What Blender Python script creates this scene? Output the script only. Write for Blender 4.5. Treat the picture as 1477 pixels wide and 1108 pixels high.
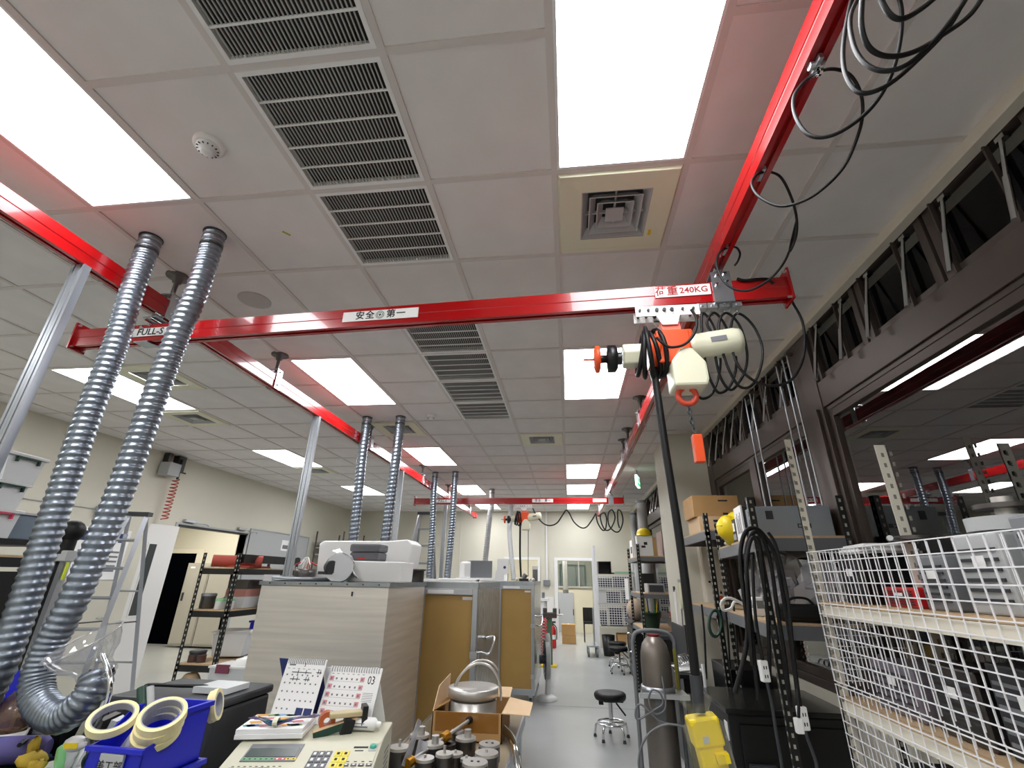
import bpy, math, random
from mathutils import Vector, Matrix
random.seed(7)
S = bpy.context.scene
for o in list(bpy.data.objects):
    bpy.data.objects.remove(o)
COL = S.collection
PI = math.pi
CE = 3.353            # ceiling height

# ------------------------------------------------------------ camera
FPX, YAW, PIT, ROL = 665.3, 0.1205, 0.397, 0.01632
CAM = Vector((0, 0, 1.613))
fw = Vector((-math.sin(YAW)*math.cos(PIT), math.cos(YAW)*math.cos(PIT), math.sin(PIT)))
r0 = Vector((math.cos(YAW), math.sin(YAW), 0)); u0 = r0.cross(fw)
rt = r0*math.cos(ROL)+u0*math.sin(ROL); up = -r0*math.sin(ROL)+u0*math.cos(ROL)
cd = bpy.data.cameras.new('camera'); co = bpy.data.objects.new('camera', cd); COL.objects.link(co)
cd.sensor_width = 36; cd.lens = FPX*36/1477; cd.clip_start = .02; cd.clip_end = 100
co.matrix_world = Matrix(((rt.x, up.x, -fw.x, CAM.x), (rt.y, up.y, -fw.y, CAM.y), (rt.z, up.z, -fw.z, CAM.z), (0, 0, 0, 1)))
S.camera = co

def at(x, y, X=None, Y=None, Z=None):
    """a pixel of the 1477x1108 photograph, cast onto the plane X, Y or Z = const"""
    d = rt*((x-738.5)/FPX)-up*((y-554)/FPX)+fw
    t = (X-CAM.x)/d.x if X is not None else (Y-CAM.y)/d.y if Y is not None else (Z-CAM.z)/d.z
    return CAM+d*t

# ------------------------------------------------------------ world and exposure
w = bpy.data.worlds.new('night'); S.world = w; w.use_nodes = True
w.node_tree.nodes['Background'].inputs[0].default_value = (.010, .012, .020, 1)
w.node_tree.nodes['Background'].inputs[1].default_value = .25
S.view_settings.view_transform = 'Standard'; S.view_settings.look = 'None'
S.view_settings.gamma = 1; S.view_settings.use_curve_mapping = False
S.view_settings.exposure = 1.15
LIGHT = 8.0           # radiance of the ceiling light panels
S.cycles.use_denoising = True
S.cycles.max_bounces = 10; S.cycles.transparent_max_bounces = 16
S.cycles.caustics_reflective = False; S.cycles.caustics_refractive = False
S.cycles.sample_clamp_indirect = 6

# ------------------------------------------------------------ materials
def lin(c):
    return tuple((v/255/12.92 if v/255 <= .04045 else ((v/255+.055)/1.055)**2.4) for v in c)
MATS = {}
def mat(name, rgb, rough=.5, metal=0., noise=0., nscale=6., bump=0., bscale=40., coat=0., spec=.5,
        emit=0., alpha=1., stretch=None, trans=0., ior=1.5):
    if name in MATS: return MATS[name]
    m = bpy.data.materials.new(name); m.use_nodes = True; nt = m.node_tree
    b = nt.nodes['Principled BSDF']; c = lin(rgb)
    b.inputs['Base Color'].default_value = (*c, 1); b.inputs['Roughness'].default_value = rough
    b.inputs['Metallic'].default_value = metal; b.inputs['Coat Weight'].default_value = coat
    b.inputs['Specular IOR Level'].default_value = spec; b.inputs['Alpha'].default_value = alpha
    b.inputs['Transmission Weight'].default_value = trans; b.inputs['IOR'].default_value = ior
    if emit:
        b.inputs['Emission Color'].default_value = (*c, 1); b.inputs['Emission Strength'].default_value = emit
    if noise or bump:
        tc = nt.nodes.new('ShaderNodeTexCoord'); mp = nt.nodes.new('ShaderNodeMapping')
        nt.links.new(tc.outputs['Object'], mp.inputs[0])
        if stretch: mp.inputs['Scale'].default_value = stretch
        if noise:
            n = nt.nodes.new('ShaderNodeTexNoise'); n.inputs['Scale'].default_value = nscale; n.inputs['Detail'].default_value = 6
            nt.links.new(mp.outputs[0], n.inputs[0])
            rp = nt.nodes.new('ShaderNodeValToRGB')
            rp.color_ramp.elements[0].position = .3; rp.color_ramp.elements[1].position = .7
            rp.color_ramp.elements[0].color = (*[v*(1-noise) for v in c], 1)
            rp.color_ramp.elements[1].color = (*[min(1, v*(1+noise*.5)) for v in c], 1)
            nt.links.new(n.outputs[0], rp.inputs[0]); nt.links.new(rp.outputs[0], b.inputs['Base Color'])
        if bump:
            n2 = nt.nodes.new('ShaderNodeTexNoise'); n2.inputs['Scale'].default_value = bscale
            nt.links.new(mp.outputs[0], n2.inputs[0])
            bp = nt.nodes.new('ShaderNodeBump'); bp.inputs['Strength'].default_value = bump; bp.inputs['Distance'].default_value = .01
            nt.links.new(n2.outputs[0], bp.inputs['Height']); nt.links.new(bp.outputs[0], b.inputs['Normal'])
    MATS[name] = m
    return m
def glass(name, tint=(1, 1, 1), ior=1.5, rough=.0, base=None, solid=0.):
    """thin clear sheet: fresnel mirror over see-through; inner faces only let light pass"""
    if name in MATS: return MATS[name]
    m = bpy.data.materials.new(name); m.use_nodes = True; nt = m.node_tree; nt.nodes.clear()
    out = nt.nodes.new('ShaderNodeOutputMaterial'); tr = nt.nodes.new('ShaderNodeBsdfTransparent')
    tr.inputs[0].default_value = (*tint, 1)
    gl = nt.nodes.new('ShaderNodeBsdfGlossy'); gl.inputs['Roughness'].default_value = rough
    fr = nt.nodes.new('ShaderNodeFresnel'); fr.inputs[0].default_value = ior
    geo = nt.nodes.new('ShaderNodeNewGeometry'); inv = nt.nodes.new('ShaderNodeMath'); inv.operation = 'SUBTRACT'
    inv.inputs[0].default_value = 1; nt.links.new(geo.outputs['Backfacing'], inv.inputs[1])
    mul = nt.nodes.new('ShaderNodeMath'); mul.operation = 'MULTIPLY'
    nt.links.new(fr.outputs[0], mul.inputs[0]); nt.links.new(inv.outputs[0], mul.inputs[1])
    mx = nt.nodes.new('ShaderNodeMixShader'); nt.links.new(mul.outputs[0], mx.inputs[0])
    src = tr
    if solid:
        df = nt.nodes.new('ShaderNodeBsdfDiffuse'); df.inputs[0].default_value = (*lin(base), 1)
        m2 = nt.nodes.new('ShaderNodeMixShader'); m2.inputs[0].default_value = solid
        nt.links.new(tr.outputs[0], m2.inputs[1]); nt.links.new(df.outputs[0], m2.inputs[2]); src = m2
    nt.links.new(src.outputs[0], mx.inputs[1]); nt.links.new(gl.outputs[0], mx.inputs[2])
    nt.links.new(mx.outputs[0], out.inputs[0])
    MATS[name] = m
    return m

M_tile = mat('ceiling tile', (232, 228, 225), .85, noise=.07, nscale=3)
M_tee = mat('ceiling tee', (214, 208, 203), .6)
M_wall = mat('cream wall', (212, 208, 192), .75, noise=.03, nscale=1.5)
M_floor = mat('grey epoxy floor', (174, 177, 177), .28, noise=.13, nscale=1.1, bump=.03, bscale=3)
M_red = mat('red enamel', (164, 6, 11), .22, coat=.5)
M_galv = mat('galvanised steel', (176, 182, 188), .3, .95, noise=.1, nscale=20)
M_duct = mat('spiral duct foil', (138, 146, 156), .34, .95, noise=.12, nscale=60)
M_zinc = mat('zinc plate', (205, 208, 212), .3, .9)
M_alu = mat('aluminium', (186, 190, 196), .35, .85)
M_chrome = mat('chrome', (225, 228, 230), .1, 1.)
M_ss = mat('brushed stainless', (236, 230, 220), .45, .75, noise=.12, nscale=2.2, bump=.05, bscale=60, stretch=(.6, .6, 14))
M_ssw = mat('film wrapped stainless', (190, 190, 188), .2, .95, bump=1., bscale=9, stretch=(3, 3, .5))
M_white = mat('white plastic', (236, 236, 234), .45)
M_paper = mat('paper', (240, 240, 238), .8)
M_foam = mat('polystyrene foam', (240, 240, 238), .9, bump=.15, bscale=300)
M_cream = mat('cream plastic', (226, 224, 198), .4)
M_beige = mat('beige machine shell', (206, 204, 182), .5, noise=.05, nscale=5)
M_orange = mat('orange enamel', (232, 84, 38), .35)
M_black = mat('black rubber', (9, 9, 10), .5, spec=.35)
M_blackm = mat('black enamel', (9, 10, 12), .4)
M_dark = mat('dark grey plastic', (52, 54, 58), .5)
M_grey = mat('grey plastic', (120, 122, 126), .5)
M_lgrey = mat('light grey paint', (176, 178, 178), .5)
M_beam = mat('grey shelf beam', (104, 106, 110), .45)
M_wood = mat('particle board', (196, 168, 132), .7, noise=.12, nscale=40)
M_board = mat('kraft board', (180, 144, 80), .42, noise=.09, nscale=3, coat=.25)
M_card = mat('cardboard', (188, 148, 96), .75, noise=.06, nscale=5)
M_cardl = mat('pale cardboard', (216, 186, 148), .75, noise=.05, nscale=5)
M_bronze = mat('bronze window frame', (86, 76, 70), .4, .45)
M_blue = mat('blue bin plastic', (22, 32, 190), .4)
M_yellow = mat('yellow plastic', (232, 204, 18), .45)
M_tape = mat('masking tape', (238, 226, 172), .7)
M_core = mat('tape core', (170, 170, 172), .7)
M_dgreen = mat('dark green plastic', (24, 62, 48), .45)
M_green = mat('green plastic', (120, 190, 130), .5)
M_pink = mat('pink plastic', (214, 70, 100), .5)
M_redp = mat('red plastic', (196, 28, 34), .4)
M_redsheet = mat('red rubber sheet', (176, 74, 60), .6)
M_steel = mat('turned steel', (200, 197, 192), .36, .75)
M_dsteel = mat('dark steel', (96, 92, 90), .38, .9)
M_cyl = mat('worn gas cylinder paint', (132, 124, 116), .36, .5, noise=.15, nscale=5)
M_locker = mat('locker grey', (172, 168, 158), .5)
M_doorw = mat('white door paint', (232, 230, 226), .45)
M_doorg = mat('grey door paint', (172, 178, 188), .5)
M_wire = mat('white coated wire', (236, 236, 238), .4)
M_slot = mat('cream slotted angle', (222, 216, 200), .5)
M_ink = mat('ink black', (30, 28, 30), .7)
M_inkr = mat('ink red', (170, 40, 44), .7)
M_inkg = mat('ink grey', (120, 120, 126), .7)
M_lcd = mat('dark display', (60, 76, 72), .25)
M_navy = mat('navy print', (40, 52, 104), .6)
M_purple = mat('purple cloth', (88, 82, 140), .7)
M_fabric = mat('grey canvas', (104, 104, 108), .85, bump=.2, bscale=250)
M_glass = glass('window pane', (1, 1, 1), 3.0)
M_clear = glass('clear acrylic', (.95, .955, .96), 1.9, 0., (205, 205, 208), .12)
M_glass2 = glass('clerestory pane', (1, 1, 1), 1.45)
M_bag = glass('crinkled clear bag', (.9, .9, .92), 1.6, .12, (225, 225, 230), .42)
M_bag2 = glass('thin clear bag', (.97, .97, .95), 1.5, .08, (225, 225, 200), .1)
M_frost = glass('frosted polypropylene', (.9, .92, .93), 1.5, .3, (232, 235, 236), .82)
M_amber = glass('brown bubble bag', (.8, .72, .62), 1.6, .15, (150, 120, 96), .5)
M_diff = mat('lit diffuser', (250, 252, 255), .6, emit=LIGHT)
M_lit = mat('back room fill glow', (255, 250, 240), .6, emit=9.)
M_lit2 = mat('side room fill glow', (255, 250, 240), .6, emit=3.)
M_exit = mat('lit exit sign green', (40, 190, 110), .5, emit=.8)
M_exitw = mat('lit exit sign white', (235, 255, 245), .5, emit=.8)
M_night = mat('night and dark door black', (4, 5, 8), 1., spec=0)

# ------------------------------------------------------------ mesh building
def fr(p, ang=0, tilt=0, roll=0):
    return Matrix.Translation(Vector(p)) @ Matrix.Rotation(ang, 4, 'Z') @ Matrix.Rotation(tilt, 4, 'X') @ Matrix.Rotation(roll, 4, 'Y')
def zalign(a, b):
    """frame at a whose z axis points to b"""
    d = (Vector(b)-Vector(a)); q = d.to_track_quat('Z', 'Y')
    return Matrix.Translation(Vector(a)) @ q.to_matrix().to_4x4()
class MB:
    def __init__(s, M=None):
        s.v = []; s.f = []; s.M = M; s.mi = []; s.sm = []
    def add(s, vs, fs, m=0, smooth=False):
        k = len(s.v)
        for p in vs:
            p = Vector(p)
            s.v.append(s.M @ p if s.M is not None else p)
        for f in fs:
            s.f.append([i+k for i in f]); s.mi.append(m); s.sm.append(smooth)
        return s
    def box(s, x0, x1, y0, y1, z0, z1, m=0):
        vs = [(x, y, z) for z in (z0, z1) for y in (y0, y1) for x in (x0, x1)]
        return s.add(vs, [(0, 2, 3, 1), (4, 5, 7, 6), (0, 1, 5, 4), (2, 6, 7, 3), (0, 4, 6, 2), (1, 3, 7, 5)], m)
    def cb(s, c, d, m=0):
        return s.box(c[0]-d[0]/2, c[0]+d[0]/2, c[1]-d[1]/2, c[1]+d[1]/2, c[2]-d[2]/2, c[2]+d[2]/2, m)
    def lathe(s, prof, n=20, M=None, m=0, smooth=True, caps=True):
        vs = []
        for r, z in prof:
            for i in range(n):
                a = 2*PI*i/n; p = Vector((r*math.cos(a), r*math.sin(a), z))
                vs.append(M @ p if M is not None else p)
        fs = []
        for j in range(len(prof)-1):
            for i in range(n):
                fs.append((j*n+i, j*n+(i+1) % n, (j+1)*n+(i+1) % n, (j+1)*n+i))
        s.add(vs, fs, m, smooth)
        if caps:
            k = len(prof)-1
            cap = []
            if prof[0][0] > 1e-6: cap.append(tuple(reversed(range(n))))
            if prof[k][0] > 1e-6: cap.append(tuple(range(k*n, k*n+n)))
            if cap: s.add(vs, cap, m, False)
        return s
    def cyl(s, a, b, r, r2=None, n=12, m=0, smooth=True):
        L = (Vector(b)-Vector(a)).length
        return s.lathe([(r, 0), (r if r2 is None else r2, L)], n, zalign(a, b), m, smooth)
    def ring(s, ro, ri, h, n=28, M=None, m=0):
        return s.lathe([(ri, 0), (ro, 0), (ro, h), (ri, h), (ri, 0)], n, M, m, False, False)
    def tube(s, pts, r, n=8, closed=False, m=0, smooth=True, rf=None):
        P = [Vector(p) for p in pts]; N = len(P); vs = []; fs = []
        t = []
        for i in range(N):
            a = P[(i-1) % N] if (closed or i) else P[0]; b = P[(i+1) % N] if (closed or i < N-1) else P[-1]
            t.append((b-a).normalized())
        up_ = Vector((0, 0, 1)) if abs(t[0].z) < .9 else Vector((1, 0, 0))
        nrm = t[0].cross(up_).normalized()
        for i in range(N):
            nrm = (nrm-t[i]*nrm.dot(t[i])).normalized(); bn = t[i].cross(nrm)
            for k in range(n):
                a = 2*PI*k/n; rr = rf(i, a) if rf else (r[i] if isinstance(r, (list, tuple)) else r)
                vs.append(P[i]+(nrm*math.cos(a)+bn*math.sin(a))*rr)
        for i in range(N if closed else N-1):
            j = (i+1) % N
            for k in range(n):
                fs.append((i*n+k, i*n+(k+1) % n, j*n+(k+1) % n, j*n+k))
        s.add(vs, fs, m, smooth)
        if not closed:
            s.add(vs, [tuple(reversed(range(n))), tuple(range((N-1)*n, N*n))], m, False)
        return s
    def prism(s, poly, z0, z1, M=None, m=0):
        n = len(poly); vs = [Vector((p[0], p[1], z)) for z in (z0, z1) for p in poly]
        if M is not None: vs = [M @ v for v in vs]
        fs = [tuple(reversed(range(n))), tuple(range(n, 2*n))]+[(i, (i+1) % n, n+(i+1) % n, n+i) for i in range(n)]
        return s.add(vs, fs, m)
    def ball(s, c, r, n=14, sc=(1, 1, 1), m=0):
        k = n//2
        prof = [(max(1e-7, r*math.sin(PI*i/k)), -r*math.cos(PI*i/k)) for i in range(k+1)]
        return s.lathe(prof, n, Matrix.Translation(Vector(c)) @ Matrix.Diagonal((*sc, 1)), m, True, False)
def smoothpts(pts, n=8, closed=False):
    """Catmull-Rom through points"""
    P = [Vector(p) for p in pts]; N = len(P); out = []
    for i in range(N if closed else N-1):
        p1, p2 = P[i], P[(i+1) % N]
        p0 = P[i-1] if (closed or i) else p1; p3 = P[(i+2) % N] if (closed or i < N-2) else p2
        for k in range(n):
            t = k/n
            out.append(.5*((2*p1)+(p2-p0)*t+(2*p0-5*p1+4*p2-p3)*t*t+(3*p1-p0-3*p2+p3)*t**3))
    if not closed: out.append(P[-1])
    return out

WM = {}
def thing(name, label, cat, loc, group=None, rz=0, kind=None):
    o = bpy.data.objects.new(name, None); COL.objects.link(o); o.empty_display_size = .05
    o.location = loc; o.rotation_euler = (0, 0, rz)
    o['label'] = label; o['category'] = cat
    if group: o['group'] = group
    if kind: o['kind'] = kind
    WM[o] = Matrix.Translation(Vector(loc)) @ Matrix.Rotation(rz, 4, 'Z')
    return o
def obj(name, mb, mt, parent=None, label=None, cat=None, group=None, kind=None, bevel=0, base=None, seg=2):
    me = bpy.data.meshes.new(name)
    W = WM[parent] if parent is not None else (Matrix.Translation(Vector(base)) if base is not None else Matrix())
    I = W.inverted()
    me.from_pydata([tuple(I @ v) for v in mb.v], [], mb.f)
    mts = mt if isinstance(mt, (list, tuple)) else [mt]
    for x in mts: me.materials.append(x)
    me.polygons.foreach_set('material_index', mb.mi)
    me.polygons.foreach_set('use_smooth', mb.sm)
    me.update()
    o = bpy.data.objects.new(name, me); COL.objects.link(o)
    if parent is not None: o.parent = parent
    elif base is not None: o.location = base
    WM[o] = W
    if label: o['label'] = label
    if cat: o['category'] = cat
    if group: o['group'] = group
    if kind: o['kind'] = kind
    if bevel:
        b = o.modifiers.new('bevel', 'BEVEL'); b.width = bevel; b.segments = seg; b.limit_method = 'ANGLE'
    return o
def struct(name, mb, mt, parent=None, bevel=0):
    return obj(name, mb, mt, parent, kind=None if parent is not None else 'structure', bevel=bevel)
def dup(root, loc, label, rz=None):
    r = root.copy(); COL.objects.link(r); r.location = loc; r['label'] = label
    if rz is not None: r.rotation_euler = (0, 0, rz)
    for ch in list(root.children):
        c = ch.copy(); COL.objects.link(c); c.parent = r
        for g in ch.children:
            d = g.copy(); COL.objects.link(d); d.parent = c
    return r
def text(s, size, M, mt, parent, name='lettering', sx=1., ext=.0006, bold=0.):
    cu = bpy.data.curves.new('t', 'FONT'); cu.body = s; cu.size = size; cu.extrude = ext; cu.align_x = 'CENTER'; cu.align_y = 'CENTER'
    cu.resolution_u = 2; cu.offset = bold
    t = bpy.data.objects.new('t', cu); COL.objects.link(t)
    bpy.context.view_layer.update()
    me = bpy.data.meshes.new_from_object(t.evaluated_get(bpy.context.evaluated_depsgraph_get()))
    bpy.data.objects.remove(t)
    MM = WM[parent].inverted() @ M @ Matrix.Diagonal((sx, 1, 1, 1))
    me.transform(MM); me.materials.clear(); me.materials.append(mt)
    o = bpy.data.objects.new(name, me); COL.objects.link(o); o.parent = parent; WM[o] = WM[parent]
    return o
def face_frame(p, xdir, ydir):
    x = Vector(xdir).normalized(); y = Vector(ydir); y = (y-x*x.dot(y)).normalized(); z = x.cross(y)
    return Matrix(((x.x, y.x, z.x, p[0]), (x.y, y.y, z.y, p[1]), (x.z, y.z, z.z, p[2]), (0, 0, 0, 1)))
# ------------------------------------------------------------ room shell
XL, XR, YB, YF = -6.32, 1.8, -3.0, 13.55
fl_ = struct('floor', MB().box(XL-4.5, XR+.3, YB, 17.5, -.1, 0), M_floor)
for y in (2.4, 7.55): obj('floor_joint', MB().box(XL, XR, y-.006, y+.006, -.001, .0006), mat('joint filler', (118, 120, 121), .6), fl_)
wl = MB().box(XL-.15, XL, YB, 7.15, 0, CE+.1).box(XL-.15, XL, 8.92, YF+.15, 0, CE+.1).box(XL-.15, XL, 7.15, 8.92, 2.33, CE+.1)
struct('wall_left', wl, M_wall)
DL, DR = (-1.68, -.85), (-.31, .61)
wf = MB()
for a, b in ((XL, DL[0]), (DL[1], DR[0]), (DR[1], XR+.3)): wf.box(a, b, YF, YF+.15, 0, CE+.1)
for a, b in (DL, DR): wf.box(a, b, YF, YF+.15, 2.06, CE+.1)
o_far = struct('wall_far', wf, M_wall)
struct('wall_back', MB().box(XL, XR+.3, YB-.15, YB, 0, CE+.1), M_wall)
# thin panel joints and conduits on the far wall
for x in (-3.05, -.62): obj('joint_strip', MB().box(x-.015, x+.015, YF-.012, YF, 0 if x < -1 else 2.1, CE), M_wall, o_far)
# right wall: low sill wall, column, piers between the windows
struct('wall_right', MB().box(XR-.02, XR+.15, YB, 5.95, 0, .92).box(XR-.02, XR+.15, 6.9, YF, 0, .92).box(XR-.02, XR+.15, 13.0, YF, 0, CE), M_wall)
struct('pillar', MB().box(1.3, XR+.15, 5.98, 6.9, 0, CE+.02), M_wall, bevel=.004)
# door trims of the far wall
t1 = MB()
for a, b in (DL, DR):
    t1.box(a-.09, a, YF-.03, YF+.15, 0, 2.13).box(b, b+.06, YF-.03, YF+.15, 0, 2.13).box(a, b, YF-.03, YF+.15, 2.06, 2.13)
struct('trim_1', t1, M_white)
# back room behind the far doorways
struct('wall_backroom', MB().box(-4, 2.2, 17.0, 17.1, 0, 3).box(-4.1, -4, YF+.15, 17.1, 0, 3).box(2.2, 2.3, YF+.15, 17.1, 0, 3).box(-4, 2.2, YF+.15, 17.1, 2.95, 3.05), M_wall)
obj('back_room_fill', MB().box(-1.5, .6, 14.6, 15.4, 2.9, 2.945), M_lit, None, 'unseen glowing panel added to brighten the room behind the far doorway', 'ceiling light')  # unseen panel added so the room past the doorways looks bright
# side room behind the left doorway
struct('wall_sideroom', MB().box(-10.8, -10.7, 3, YF, 0, 3.1).box(-10.7, XL-.15, 3, 3.1, 0, 3.1).box(-10.7, XL-.15, 11.7, 11.8, 0, 3.1).box(-10.7, XL-.15, 3, 13, 3.0, 3.1), M_wall)
obj('side_room_fill', MB().box(-9.4, -7.6, 9.0, 11.0, 2.95, 2.995), M_lit2, None, 'unseen glowing panel added to brighten the side room past the white door', 'ceiling light')  # unseen panel, made large to brighten the side room

obj('side_room_fill', MB().box(-8.6, -7.4, 5.4, 7.8, 2.95, 2.995), M_lit2, None, 'second unseen glowing panel added to brighten the side room, nearer the camera', 'ceiling light')  # another unseen panel added for more light in the side room
# ------------------------------------------------------------ ceiling
GX, GY = -.0129, 1.0067
gx = lambda i: GX+.6*i
gy = lambda k: GY+.6*k
ceil = struct('ceiling', MB().box(XL-.1, XR+.3, YB-.1, YF+.1, CE+.12, CE+.2), M_wall)
LIGHTS = [(0, -1), (0, 4), (0, 11), (0, 14), (0, 18), (-4, -1), (-4, 4), (-4, 9), (-4, 14), (-4, 18), (-8, -1), (-8, 4), (-8, 9), (-8, 14), (0, -6), (-4, -6), (-8, -6)]  # last entries: unseen panels added behind the camera to light the near part
VENTS = [(0, 1), (-1, 8), (-8, 6), (-7, 4), (-4, 7), (-8, 11), (-5, 15)]
GRILLES = [(-2, k) for k in (-1, 0, 1, 3, 4, 5, 6)]
used = {(i, k) for i, k in VENTS+GRILLES} | {(i, k+d) for i, k in LIGHTS for d in (0, 1)}
tee = MB()
XA, XB = XL, 1.725
inlight = lambda i, k: any(i == a and k in (b, b+1) for a, b in LIGHTS)
for k in range(-7, 21):
    y0, y1 = max(gy(k), YB), min(gy(k+1), YF)
    for i in range(-11, 3):
        if XA < gx(i) < XB: tee.box(gx(i)-.014, gx(i)+.014, y0, y1, CE, CE+.02)
        if k > -7 and not (inlight(i, k) and inlight(i, k-1)):
            tee.box(max(gx(i), XA), min(gx(i+1), XB), gy(k)-.014, gy(k)+.014, CE+.0005, CE+.02)
obj('ceiling_grid', tee, M_tee, ceil, kind='stuff')
tile_me = None; far_t = MB()
for k in range(-7, 21):
    for i in range(-11, 3):
        if (i, k) in used: continue
        x0, x1 = max(gx(i)+.009, XA), min(gx(i+1)-.009, XB+.02); y0, y1 = max(gy(k)+.009, YB), min(gy(k+1)-.009, YF)
        if x1-x0 < .05 or y1-y0 < .05: continue
        if k < -1 or (k < 1 and i < -5): far_t.box(x0, x1, y0, y1, CE+.007, CE+.02); continue
        full = abs(x1-x0-.582) < .001 and abs(y1-y0-.582) < .001
        if full and tile_me is not None:
            o = bpy.data.objects.new('ceiling_tile', tile_me); COL.objects.link(o); o.parent = ceil; o.location = ((x0+x1)/2, (y0+y1)/2, 0)
        else:
            cx, cy = (x0+x1)/2, (y0+y1)/2
            o = obj('ceiling_tile', MB().box(x0-cx, x1-cx, y0-cy, y1-cy, CE+.007, CE+.02), M_tile, None); o.parent = ceil; o.location = (cx, cy, 0)
            if full: tile_me = o.data
obj('ceiling_tiles_behind', far_t, M_tile, ceil, kind='stuff')
struct('trim_2', MB().box(1.72, 1.775, YB, 5.98, CE-.055, CE+.006).box(1.72, 1.775, 6.9, YF, CE-.055, CE+.006), M_slot)

where = {0: 'right of the return grilles', -4: 'left of the return grilles', -8: 'nearest the left wall'}
nth = {-6: 'added unseen behind the viewer', -1: 'large, nearest', 4: 'second in its row', 9: 'third in its row', 11: 'third in its row', 14: 'fourth in its row', 18: 'last before the far wall'}
def panel_light(i, k):
    x0, x1, y0, y1 = gx(i)+.014, gx(i+1)-.014, gy(k)+.014, gy(k+2)-.014
    t = thing('panel_light', f'white LED panel in ceiling, {nth[k]}, {where[i]}', 'ceiling light', ((x0+x1)/2, (y0+y1)/2, CE), 'recessed LED panels')
    f = MB()
    for a, b, c, d in ((x0, x1, y0, y0+.012), (x0, x1, y1-.012, y1), (x0, x0+.012, y0+.012, y1-.012), (x1-.012, x1, y0+.012, y1-.012)):
        f.box(a, b, c, d, CE-.002, CE+.03)
    obj('frame', f, M_white, t)
    obj('diffuser', MB().box(x0+.012, x1-.012, y0+.012, y1-.012, CE+.004, CE+.012), M_diff, t)
for i, k in LIGHTS: panel_light(i, k)

def sqring(mb, a, z0, b, z1, th):
    """square louvre ring sloping from half size a at z0 to b at z1"""
    vs = []
    for h, z in ((a, z0), (b, z1), (b-th, z1), (a-th, z0)):
        vs += [(-h, -h, z), (h, -h, z), (h, h, z), (-h, h, z)]
    fs = []
    for j in range(4):
        n = (j+1) % 4
        for q in range(4): fs.append((j*4+q, j*4+(q+1) % 4, n*4+(q+1) % 4, n*4+q))
    mb.add(vs, fs)
VLAB = ['square air diffuser with grimy louvres just past the right bright panel', 'small square air diffuser in ceiling right of the far return grilles',
        'square air vent in ceiling at the end of the left wall light', 'square air vent in ceiling behind the two big silver hoses',
        'square air diffuser above the second pair of silver hoses', 'square air vent near the left wall, second from far end', 'far square air vent above the stainless enclosures']
def diffuser(i, k, lab):
    cx, cy = gx(i+.5), gy(k+.5)
    t = thing('air_diffuser', lab, 'air vent', (cx, cy, CE), 'square air diffusers')
    M = Matrix.Translation((cx, cy, CE))
    f = MB(M); sqring(f, .292, .012, .275, -.012, .03); sqring(f, .275, -.012, .17, -.008, .0001)
    obj('face_plate', f, M_cream, t)
    obj('dark_box', MB(M).box(-.27, .27, -.27, .27, .07, .09), mat('vent dark', (34, 32, 34), .9), t)
    for a in (.17, .132, .092):
        b = MB(M); sqring(b, a-.03, .04, a, -.006, .006); obj('louvre', b, M_lgrey, t)
    obj('centre_plate', MB(M).box(-.045, .045, -.045, .045, -.004, .004).box(-.17, .17, -.004, .004, .012, .03).box(-.004, .004, -.17, .17, .012, .03), M_lgrey, t)
    if k == 1: obj('sticker', MB(M).box(.19, .205, .12, .16, -.0135, -.0105), M_yellow, t)
for (i, k), l in zip(VENTS, VLAB): diffuser(i, k, l)
M_vd = mat('grille dark', (46, 40, 38), .9)
for (i, k) in GRILLES:
    cx, cy = gx(i+.5), gy(k+.5)
    pos = {-1: 'nearest of the front three', 0: 'middle of the front three', 1: 'last of the front three', 3: 'first past the red beam', 4: 'second past the red beam', 5: 'third past the red beam', 6: 'last past the red beam'}[k]
    t = thing('return_grille', f'slatted return air grille in ceiling, {pos}', 'air vent', (cx, cy, CE), 'return air grilles')
    M = Matrix.Translation((cx, cy, CE)); f = MB(M)
    for a, b, c, d in ((-.286, .286, -.286, -.268), (-.286, .286, .268, .286), (-.286, -.268, -.268, .268), (.268, .286, -.268, .268)): f.box(a, b, c, d, -.002, .02)
    for q in range(1, 5): f.box(-.268, .268, -.268+.1072*q-.004, -.268+.1072*q+.004, .001, .008)
    obj('frame', f, M_white, t)
    s = MB(M)
    for q in range(1, 33): s.box(-.268+.01624*q-.0022, -.268+.01624*q+.0022, -.268, .268, .003, .009)
    obj('slats', s, M_lgrey, t, kind='stuff')
    obj('filter', MB(M).box(-.28, .28, -.28, .28, .04, .05), M_vd, t)  # near-black plate for the dark gaps between the slats
def detector(p, lab, r=.05):
    t = thing('smoke_detector', lab, 'smoke detector', p)
    M = Matrix.Translation(p) @ Matrix.Rotation(PI, 4, 'X')
    obj('base', MB().lathe([(r*1.15, -.004), (r*1.15, .012), (r, .018)], 24, M), M_white, t)
    obj('head', MB().lathe([(r*.86, .018), (r*.84, .03), (r*.5, .034), (r*.5, .046), (r*.42, .05), (0.0001, .05)], 24, M), M_white, t)
    g = MB()
    for a in range(14): g.cyl(M @ Vector((r*.66*math.cos(a*.449), r*.66*math.sin(a*.449), .031)), M @ Vector((r*.8*math.cos(a*.449), r*.8*math.sin(a*.449), .033)), .003, n=5)
    obj('sensor_slots', g, M_dark, t)
detector((-1.523, 1.307, CE+.005), 'round white smoke detector on tile beside the near left panel', .055)
p = at(622, 600, Z=CE); detector((p.x, p.y, CE+.005), 'round white smoke detector left of the far return grilles')
p = at(397, 543, Z=CE); detector((p.x, p.y, CE+.005), 'white smoke detector near the left crane rail hanger')
t = thing('ceiling_speaker', 'round flat speaker cover in ceiling above the red beam', 'speaker', (-2.109, 2.5, CE+.006))
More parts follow.
